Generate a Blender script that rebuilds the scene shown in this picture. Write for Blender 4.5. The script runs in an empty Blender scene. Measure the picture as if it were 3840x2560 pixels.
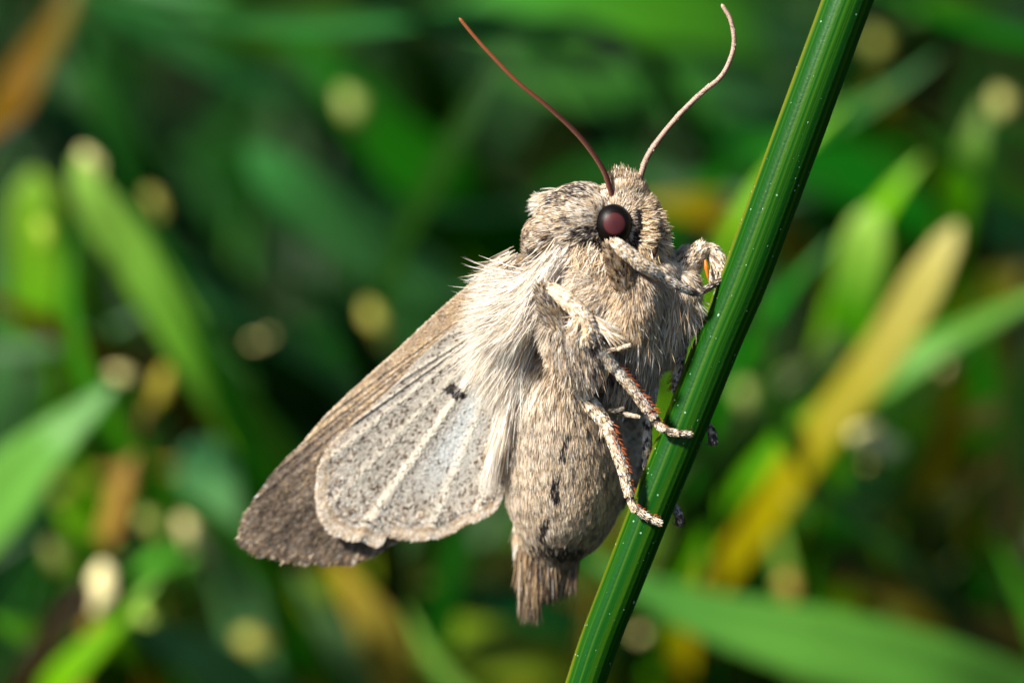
# A moth clinging to a green stem in a lawn.  1 Blender unit = 1 cm (unit scale 0.01).
import bpy, math
import numpy as np
from mathutils import Vector, Matrix

scene = bpy.context.scene
scene.unit_settings.system = 'METRIC'
scene.unit_settings.scale_length = 0.01
COL = scene.collection
rng = np.random.default_rng(11)

# ------------------------------------------------------------------ camera
TILT = math.radians(22)
DIST = 20.0                      # camera to the plane of sharp focus, cm
PXCM = 960.0                     # photo pixels per cm in that plane
FOC = np.array([0.0, 0.0, 6.0])  # 6 cm above the soil
R_ = np.array([1.0, 0, 0])
F_ = np.array([0, math.cos(TILT), -math.sin(TILT)])
U_ = np.array([0, math.sin(TILT), math.cos(TILT)])
CAMP = FOC - F_ * DIST
cam_d = bpy.data.cameras.new('camera')
cam_d.sensor_width = 36.0
cam_d.lens = 180.0
cam_d.clip_start = 0.5
cam_d.clip_end = 40000
cam_d.dof.use_dof = True
cam_d.dof.focus_distance = DIST - 0.11
cam_d.dof.aperture_fstop = 0.27
cam_d.dof.aperture_blades = 0
cam = bpy.data.objects.new('camera', cam_d)
COL.objects.link(cam)
m = Matrix(((R_[0], U_[0], -F_[0], CAMP[0]), (R_[1], U_[1], -F_[1], CAMP[1]),
            (R_[2], U_[2], -F_[2], CAMP[2]), (0, 0, 0, 1)))
cam.matrix_world = m
scene.camera = cam

# ------------------------------------------------------------------ light
sd = -0.60 * R_ + 0.58 * U_ - 0.55 * F_     # towards the sun
sd = sd / np.linalg.norm(sd)
SUN_EL = math.asin(sd[2])
SUN_AZ = math.atan2(sd[0], sd[1])
world = bpy.data.worlds.new('World')
scene.world = world
world.use_nodes = True
wn = world.node_tree.nodes
sky = wn.new('ShaderNodeTexSky')
sky.sky_type = 'NISHITA'
sky.sun_disc = False
sky.sun_elevation = SUN_EL
sky.sun_rotation = SUN_AZ
bg = wn['Background']
bg.inputs['Strength'].default_value = 0.06
world.node_tree.links.new(sky.outputs[0], bg.inputs['Color'])
sun_d = bpy.data.lights.new('sun', 'SUN')
sun_d.energy = 5.0
sun_d.angle = math.radians(6)
sun_d.color = (1.0, 0.94, 0.85)
sun = bpy.data.objects.new('sun', sun_d)
COL.objects.link(sun)
sun.rotation_euler = Vector((-sd[0], -sd[1], -sd[2])).to_track_quat('-Z', 'Y').to_euler()
sun.location = (-10, -10, 30)
scene.view_settings.view_transform = 'Standard'
scene.view_settings.look = 'None'
scene.view_settings.exposure = 1.0
scene.view_settings.gamma = 1.0
scene.cycles.use_denoising = True
scene.cycles.max_bounces = 8
scene.cycles.transparent_max_bounces = 8
scene.cycles.sample_clamp_indirect = 6.0


# ------------------------------------------------------------------ helpers
def W(p):
    """photo position (x, y in photo pixels, third = pixels towards the viewer) -> world, cm"""
    p = np.atleast_2d(np.asarray(p, float))
    dep = DIST - p[:, 2] / PXCM
    k = dep / DIST / PXCM
    return (CAMP + dep[:, None] * F_ + ((p[:, 0] - 1920) * k)[:, None] * R_
            + ((1280 - p[:, 1]) * k)[:, None] * U_)


def nrm(v):
    return v / np.maximum(np.linalg.norm(v, axis=-1, keepdims=True), 1e-9)


def _hash(i, j, k, s):
    h = (i * 374761393 + j * 668265263 + k * 2147483647 + s * 1274126177) & 0xffffffff
    h = ((h ^ (h >> 13)) * 1274126177) & 0xffffffff
    h = ((h ^ (h >> 16)) * 2246822519) & 0xffffffff
    return ((h ^ (h >> 15)) & 0xffffff) / float(0xffffff)


def vnoise(p, scale, seed=0):
    q = np.asarray(p, float) / scale + 1000.0
    f = np.floor(q).astype(np.int64)
    t = q - f
    t = t * t * (3 - 2 * t)
    out = 0
    for a in (0, 1):
        for b in (0, 1):
            for c in (0, 1):
                wgt = ((t[:, 0] if a else 1 - t[:, 0]) * (t[:, 1] if b else 1 - t[:, 1])
                       * (t[:, 2] if c else 1 - t[:, 2]))
                out = out + wgt * _hash(f[:, 0] + a, f[:, 1] + b, f[:, 2] + c, seed)
    return out


def fnoise(p, scale, seed=0):
    return (0.55 * vnoise(p, scale, seed) + 0.3 * vnoise(p, scale * .5, seed + 1)
            + 0.15 * vnoise(p, scale * .25, seed + 2))


def catmull(pts, n):
    pts = np.asarray(pts, float)
    m_ = len(pts)
    if m_ == 2:
        t = np.linspace(0, 1, n)[:, None]
        return pts[0] * (1 - t) + pts[1] * t
    seg = np.linalg.norm(np.diff(pts[:, :3], axis=0), axis=1)
    cum = np.concatenate([[0], np.cumsum(seg)])
    s = np.linspace(0, cum[-1], n)
    idx = np.clip(np.searchsorted(cum, s, side='right') - 1, 0, m_ - 2)
    t = ((s - cum[idx]) / np.maximum(seg[idx], 1e-9))[:, None]
    ext = np.vstack([2 * pts[0] - pts[1], pts, 2 * pts[-1] - pts[-2]])
    p0, p1, p2, p3 = ext[idx], ext[idx + 1], ext[idx + 2], ext[idx + 3]
    return 0.5 * (2 * p1 + (p2 - p0) * t + (2 * p0 - 5 * p1 + 4 * p2 - p3) * t ** 2
                  + (3 * p1 - p0 - 3 * p2 + p3) * t ** 3)


class Acc:
    """gathers vertices, faces and pigment colours and links them as one mesh object"""
    def __init__(self):
        self.v, self.c, self.q, self.t, self.n = [], [], [], [], 0

    def add(self, v, c, quads=None, tris=None):
        v = np.asarray(v, float)
        c = np.asarray(c, float)
        if c.ndim == 1:
            c = np.tile(c, (len(v), 1))
        self.v.append(v)
        self.c.append(c)
        if quads is not None and len(quads):
            self.q.append(np.asarray(quads, np.int64) + self.n)
        if tris is not None and len(tris):
            self.t.append(np.asarray(tris, np.int64) + self.n)
        self.n += len(v)

    def build(self, name, mat, parent=None, origin=None, px=True, flip=True, smooth=True):
        v = np.vstack(self.v)
        if px:
            v = W(v)
        origin = np.zeros(3) if origin is None else np.asarray(origin, float)
        v = v - origin
        q = np.vstack(self.q) if self.q else np.zeros((0, 4), np.int64)
        t = np.vstack(self.t) if self.t else np.zeros((0, 3), np.int64)
        if flip:
            q = q[:, ::-1]
            t = t[:, ::-1]
        me = bpy.data.meshes.new(name)
        me.vertices.add(len(v))
        me.vertices.foreach_set('co', v.astype(np.float32).ravel())
        me.loops.add(q.size + t.size)
        me.loops.foreach_set('vertex_index', np.concatenate([q.ravel(), t.ravel()]).astype(np.int32))
        me.polygons.add(len(q) + len(t))
        ls = np.concatenate([np.arange(len(q)) * 4, q.size + np.arange(len(t)) * 3]).astype(np.int32)
        me.polygons.foreach_set('loop_start', ls)
        me.polygons.foreach_set('use_smooth', np.full(len(q) + len(t), smooth))
        ca = me.attributes.new('Col', 'FLOAT_COLOR', 'POINT')
        cc = np.vstack(self.c)
        ca.data.foreach_set('color', np.hstack([cc, np.ones((len(cc), 1))]).astype(np.float32).ravel())
        me.update(calc_edges=True)
        me.validate()
        me.materials.append(mat)
        o = bpy.data.objects.new(name, me)
        COL.objects.link(o)
        if parent is not None:
            o.parent = parent
            # parents are Empties or meshes without rotation: keep the world place
            po = np.zeros(3)
            q_ = parent
            while q_ is not None:
                po += np.array(q_.location)
                q_ = q_.parent
            o.location = origin - po
        else:
            o.location = origin
        return o


def blades(acc, p, d, n, L, wd, col, bend=None, roll=0.5, root=0.75, tip=1.12, shape=(0.75, 1.0, 0.7), simple=False):
    """flat tapering hairs / scales: two quads and a tip each"""
    N = len(p)
    if N == 0:
        return
    L = np.broadcast_to(np.asarray(L, float), (N,))[:, None]
    wd = np.broadcast_to(np.asarray(wd, float), (N,))[:, None]
    d = nrm(d)
    s = nrm(np.cross(d, n) + 1e-6)
    m_ = np.cross(s, d)
    a = (rng.normal(0, roll, N))[:, None]
    s = s * np.cos(a) + m_ * np.sin(a)
    if bend is None:
        bend = np.zeros((N, 3))
    vs, cs = [], []
    if simple:
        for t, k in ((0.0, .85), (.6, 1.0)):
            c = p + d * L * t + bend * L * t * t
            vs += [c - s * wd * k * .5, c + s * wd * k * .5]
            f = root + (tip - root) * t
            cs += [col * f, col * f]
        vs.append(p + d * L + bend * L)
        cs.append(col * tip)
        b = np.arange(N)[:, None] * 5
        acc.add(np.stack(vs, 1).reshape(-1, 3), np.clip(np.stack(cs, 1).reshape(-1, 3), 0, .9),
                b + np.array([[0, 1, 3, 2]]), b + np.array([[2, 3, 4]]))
        return
    for t, k in zip((0.0, 0.4, 0.78), shape):
        c = p + d * L * t + bend * L * t * t
        vs += [c - s * wd * k * .5, c + s * wd * k * .5]
        f = root + (tip - root) * t
        cs += [col * f, col * f]
    vs.append(p + d * L + bend * L)
    cs.append(col * tip)
    V = np.stack(vs, 1).reshape(-1, 3)
    Cc = np.clip(np.stack(cs, 1).reshape(-1, 3), 0, .9)
    b = np.arange(N)[:, None] * 7
    Q = np.vstack([b + np.array([[0, 1, 3, 2]]), b + np.array([[2, 3, 5, 4]])])
    T = b + np.array([[4, 5, 6]])
    acc.add(V, Cc, Q, T)


def frames(c):
    t = nrm(np.gradient(c, axis=0))
    u = np.zeros_like(c)
    ref = np.array([0.3, 0.1, 1.0])
    x = ref - t[0] * ref.dot(t[0])
    u[0] = x / np.linalg.norm(x)
    for i in range(1, len(c)):
        x = u[i - 1] - t[i] * u[i - 1].dot(t[i])
        u[i] = x / np.linalg.norm(x)
    return t, u, np.cross(t, u)


def tube(acc, c, r, col, K=14, cap=True):
    """c (n,3) centre line, r (n,) radii, col (n,3) or (n,K,3)"""
    n = len(c)
    t, u, v = frames(c)
    th = np.arange(K) / K * 2 * math.pi
    ring = (c[:, None, :] + r[:, None, None] * (np.cos(th)[None, :, None] * u[:, None, :]
                                                + np.sin(th)[None, :, None] * v[:, None, :]))
    V = ring.reshape(-1, 3)
    col = np.asarray(col, float)
    if col.ndim == 1:
        Cc = np.tile(col, (len(V), 1))
    elif col.ndim == 2:
        Cc = np.repeat(col, K, 0)
    else:
        Cc = col.reshape(-1, 3)
    i, j = np.meshgrid(np.arange(n - 1), np.arange(K), indexing='ij')
    a = (i * K + j).ravel()
    b = (i * K + (j + 1) % K).ravel()
    Q = np.stack([a, b, b + K, a + K], 1)
    T = []
    if cap:
        V = np.vstack([V, c[:1] - t[:1] * r[0] * .5, c[-1:] + t[-1:] * r[-1] * .5])
        Cc = np.vstack([Cc, Cc[:1], Cc[-1:]])
        k = np.arange(K)
        T = np.vstack([np.stack([np.full(K, n * K), (k + 1) % K, k], 1),
                       np.stack([np.full(K, n * K + 1), (n - 1) * K + k, (n - 1) * K + (k + 1) % K], 1)])
    acc.add(V, Cc, Q, T)
    return t, u, v


def empty(name, loc, parent=None):
    o = bpy.data.objects.new(name, None)
    o.empty_display_size = 0.1
    COL.objects.link(o)
    o.location = loc
    if parent is not None:
        o.parent = parent
        o.location = np.asarray(loc) - np.array(parent.location)
    return o


def tag(o, label=None, cat=None, group=None, kind=None):
    for k, v in (('label', label), ('category', cat), ('group', group), ('kind', kind)):
        if v:
            o[k] = v
    return o


# ------------------------------------------------------------------ materials
def new_mat(name):
    mt = bpy.data.materials.new(name)
    mt.use_nodes = True
    nt = mt.node_tree
    return mt, nt, nt.nodes, nt.links, nt.nodes['Principled BSDF'], nt.nodes['Material Output']


def pigment_mat(name, rough=.6, spec=.3, transl=0.0, noise=0.0, nscale=20.0, sheen=0.0, bump=0.0, bscale=60., ttint=None):
    """pigment from the mesh colour attribute, varied by procedural noise"""
    mt, nt, N, Lk, P, O = new_mat(name)
    at = N.new('ShaderNodeAttribute')
    at.attribute_name = 'Col'
    col = at.outputs['Color']
    tc = N.new('ShaderNodeTexCoord')
    if noise:
        nz = N.new('ShaderNodeTexNoise')
        nz.inputs['Scale'].default_value = nscale
        nz.inputs['Detail'].default_value = 3
        Lk.new(tc.outputs['Object'], nz.inputs['Vector'])
        mr = N.new('ShaderNodeMapRange')
        mr.inputs['To Min'].default_value = 1 - noise
        mr.inputs['To Max'].default_value = 1 + noise
        Lk.new(nz.outputs[0], mr.inputs['Value'])
        mx = N.new('ShaderNodeMix')
        mx.data_type = 'RGBA'
        mx.blend_type = 'MULTIPLY'
        mx.inputs[0].default_value = 1
        Lk.new(col, mx.inputs[6])
        Lk.new(mr.outputs[0], mx.inputs[7])
        col = mx.outputs[2]
    Lk.new(col, P.inputs['Base Color'])
    P.inputs['Roughness'].default_value = rough
    P.inputs['Specular IOR Level'].default_value = spec
    if sheen:
        P.inputs['Sheen Weight'].default_value = sheen
    if bump:
        nb = N.new('ShaderNodeTexNoise')
        nb.inputs['Scale'].default_value = bscale
        Lk.new(tc.outputs['Object'], nb.inputs['Vector'])
        bp = N.new('ShaderNodeBump')
        bp.inputs['Strength'].default_value = bump
        bp.inputs['Distance'].default_value = 0.01
        Lk.new(nb.outputs[0], bp.inputs['Height'])
        Lk.new(bp.outputs[0], P.inputs['Normal'])
    if transl:
        tr = N.new('ShaderNodeBsdfTranslucent')
        if ttint:
            mt2 = N.new('ShaderNodeMix')
            mt2.data_type = 'RGBA'
            mt2.blend_type = 'MULTIPLY'
            mt2.inputs[0].default_value = 1
            Lk.new(col, mt2.inputs[6])
            mt2.inputs[7].default_value = (*ttint, 1)
            Lk.new(mt2.outputs[2], tr.inputs['Color'])
        else:
            Lk.new(col, tr.inputs['Color'])
        ms = N.new('ShaderNodeMixShader')
        ms.inputs[0].default_value = transl
        Lk.new(P.outputs[0], ms.inputs[1])
        Lk.new(tr.outputs[0], ms.inputs[2])
        Lk.new(ms.outputs[0], O.inputs['Surface'])
    return mt


M_FUR = pigment_mat('moth_fur', .5, .3, .36, .12, 30)
M_BODY = pigment_mat('moth_cuticle', .7, .2, 0, .3, 25)
M_WING = pigment_mat('wing_membrane', .65, .2, .25, .15, 12)
M_SCALE = pigment_mat('wing_scales', .55, .3, .2, .1, 18)
M_LEG = pigment_mat('leg_scales', .5, .35, .1, .12, 30)
M_SPINE = pigment_mat('spine_horn', .3, .5, .25, .1, 30)
M_ANT = pigment_mat('antenna_horn', .5, .2, .1, .12, 40)
M_GRASS = pigment_mat('grass_leaf', .45, .22, .35, .22, 3.0, ttint=(1.0, 1.0, .2))
M_STRAW = pigment_mat('dry_straw', .6, .4, .25, .15, 8)


def soil_mat():
    mt, nt, N, Lk, P, O = new_mat('dark_soil')
    tc = N.new('ShaderNodeTexCoord')
    nz = N.new('ShaderNodeTexNoise')
    nz.inputs['Scale'].default_value = 1.2
    nz.inputs['Detail'].default_value = 6
    Lk.new(tc.outputs['Object'], nz.inputs['Vector'])
    cr = N.new('ShaderNodeValToRGB')
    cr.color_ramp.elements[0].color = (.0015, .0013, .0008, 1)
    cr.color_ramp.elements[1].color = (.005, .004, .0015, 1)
    Lk.new(nz.outputs[0], cr.inputs[0])
    Lk.new(cr.outputs[0], P.inputs['Base Color'])
    P.inputs['Roughness'].default_value = .95
    P.inputs['Specular IOR Level'].default_value = 0.0
    bp = N.new('ShaderNodeBump')
    bp.inputs['Strength'].default_value = .8
    Lk.new(nz.outputs[0], bp.inputs['Height'])
    Lk.new(bp.outputs[0], P.inputs['Normal'])
    return mt


def stem_mat():
    mt, nt, N, Lk, P, O = new_mat('stem_skin')
    at = N.new('ShaderNodeAttribute')
    at.attribute_name = 'Col'
    tc = N.new('ShaderNodeTexCoord')
    # fine pale specks and tiny stomata
    vo = N.new('ShaderNodeTexVoronoi')
    vo.inputs['Scale'].default_value = 26
    Lk.new(tc.outputs['Object'], vo.inputs['Vector'])
    lt = N.new('ShaderNodeMath')
    lt.operation = 'LESS_THAN'
    lt.inputs[1].default_value = .10
    Lk.new(vo.outputs['Distance'], lt.inputs[0])
    wn_ = N.new('ShaderNodeTexNoise')
    wn_.inputs['Scale'].default_value = 3.5
    Lk.new(tc.outputs['Object'], wn_.inputs['Vector'])
    gt = N.new('ShaderNodeMath')
    gt.operation = 'GREATER_THAN'
    gt.inputs[1].default_value = .52
    Lk.new(wn_.outputs[0], gt.inputs[0])
    mu = N.new('ShaderNodeMath')
    mu.operation = 'MULTIPLY'
    Lk.new(lt.outputs[0], mu.inputs[0])
    Lk.new(gt.outputs[0], mu.inputs[1])
    mu2 = N.new('ShaderNodeMath')
    mu2.operation = 'MULTIPLY'
    mu2.inputs[1].default_value = .55
    Lk.new(mu.outputs[0], mu2.inputs[0])
    mx = N.new('ShaderNodeMix')
    mx.data_type = 'RGBA'
    Lk.new(mu2.outputs[0], mx.inputs[0])
    Lk.new(at.outputs['Color'], mx.inputs[6])
    mx.inputs[7].default_value = (.35, .55, .40, 1)
    Lk.new(mx.outputs[2], P.inputs['Base Color'])
    P.inputs['Roughness'].default_value = .36
    P.inputs['Specular IOR Level'].default_value = .10
    nb = N.new('ShaderNodeTexNoise')
    nb.inputs['Scale'].default_value = 70
    Lk.new(tc.outputs['Object'], nb.inputs['Vector'])
    bp = N.new('ShaderNodeBump')
    bp.inputs['Strength'].default_value = .10
    bp.inputs['Distance'].default_value = .01
    Lk.new(nb.outputs[0], bp.inputs['Height'])
    Lk.new(bp.outputs[0], P.inputs['Normal'])
    return mt


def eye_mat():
    """dark lens with the red pseudo-pupil reflection painted in its middle"""
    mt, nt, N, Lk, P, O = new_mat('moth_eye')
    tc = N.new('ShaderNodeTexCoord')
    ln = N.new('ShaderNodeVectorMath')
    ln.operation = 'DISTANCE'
    ln.inputs[1].default_value = EYE_DISC  # view-dependent pseudo-pupil reflection painted into the base colour around this point
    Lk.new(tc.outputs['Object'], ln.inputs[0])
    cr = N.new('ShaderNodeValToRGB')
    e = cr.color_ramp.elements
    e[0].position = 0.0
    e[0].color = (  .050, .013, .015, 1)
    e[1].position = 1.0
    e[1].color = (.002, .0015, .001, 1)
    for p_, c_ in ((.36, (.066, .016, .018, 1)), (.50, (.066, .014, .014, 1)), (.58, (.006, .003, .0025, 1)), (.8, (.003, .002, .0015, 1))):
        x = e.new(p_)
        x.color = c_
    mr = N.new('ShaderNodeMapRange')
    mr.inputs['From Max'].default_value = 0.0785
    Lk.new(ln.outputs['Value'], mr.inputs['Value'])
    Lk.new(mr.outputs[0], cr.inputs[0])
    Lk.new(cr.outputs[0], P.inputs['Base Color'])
    P.inputs['Roughness'].default_value = .42
    P.inputs['Specular IOR Level'].default_value = .16
    vo = N.new('ShaderNodeTexVoronoi')
    vo.inputs['Scale'].default_value = 260
    Lk.new(tc.outputs['Object'], vo.inputs['Vector'])
    bp = N.new('ShaderNodeBump')
    bp.inputs['Strength'].default_value = .12
    bp.inputs['Distance'].default_value = .002
    Lk.new(vo.outputs['Distance'], bp.inputs['Height'])
    Lk.new(bp.outputs[0], P.inputs['Normal'])
    return mt


# ------------------------------------------------------------------ ground
acc = Acc()
n_ = 60
g = np.sinh(np.linspace(-9, 9, n_)) / math.sinh(9)
gx, gy = np.meshgrid(g * 12000, g * 12000, indexing='ij')
gz = np.where(np.hypot(gx, gy) < 60, (vnoise(np.stack([gx.ravel(), gy.ravel(), gx.ravel() * 0], 1), 1.5).reshape(gx.shape) - 1.0) * .4, -0.2)
i, j = np.meshgrid(np.arange(n_ - 1), np.arange(n_ - 1), indexing='ij')
a = (i * n_ + j).ravel()
acc.add(np.stack([gx.ravel(), gy.ravel(), gz.ravel()], 1), np.array([.02, .015, .01]),
        np.stack([a, a + n_, a + n_ + 1, a + 1], 1))
o = acc.build('ground', soil_mat(), px=False, flip=False)
tag(o, 'dark bare soil under the lawn', 'ground', kind='structure')


# ------------------------------------------------------------------ grass
def blade3d(acc, c, wid, col, face, fold=.25, root_w=1.0):
    """c (n,3) world centre line, wid (n,), col (n,3); a leaf folded along its midrib, with thickness"""
    n = len(c)
    t = nrm(np.gradient(c, axis=0))
    s = nrm(np.cross(t, face))
    up = nrm(np.cross(s, t))
    h = wid[:, None] * .5
    cols = []
    vs = []
    for k, (a_, b_) in enumerate(((-1, fold), (-.5, fold * .35), (0, 0), (.5, fold * .35), (1, fold))):
        vs.append(c + s * h * a_ + up * h * b_)
        cols.append(col * (1.12 if k == 2 else 1.0))
    th = np.maximum(h * .05, .002)
    for k, (a_, b_) in enumerate(((1, fold), (.5, fold * .35), (0, 0), (-.5, fold * .35), (-1, fold))):
        vs.append(c + s * h * a_ + up * h * b_ - up * th)
        cols.append(col * .9)
    V = np.stack(vs, 1).reshape(-1, 3)
    Cc = np.stack(cols, 1).reshape(-1, 3)
    K = 10
    i, j = np.meshgrid(np.arange(n - 1), np.arange(K), indexing='ij')
    a = (i * K + j).ravel()
    b = (i * K + (j + 1) % K).ravel()
    acc.add(V, Cc, np.stack([a, b, b + K, a + K], 1))


def srgb(r, g_, b_):
    c = np.array([r, g_, b_]) / 255.
    return np.where(c <= .04045, c / 12.92, ((c + .055) / 1.055) ** 2.4)


VIEW = -F_
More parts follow.
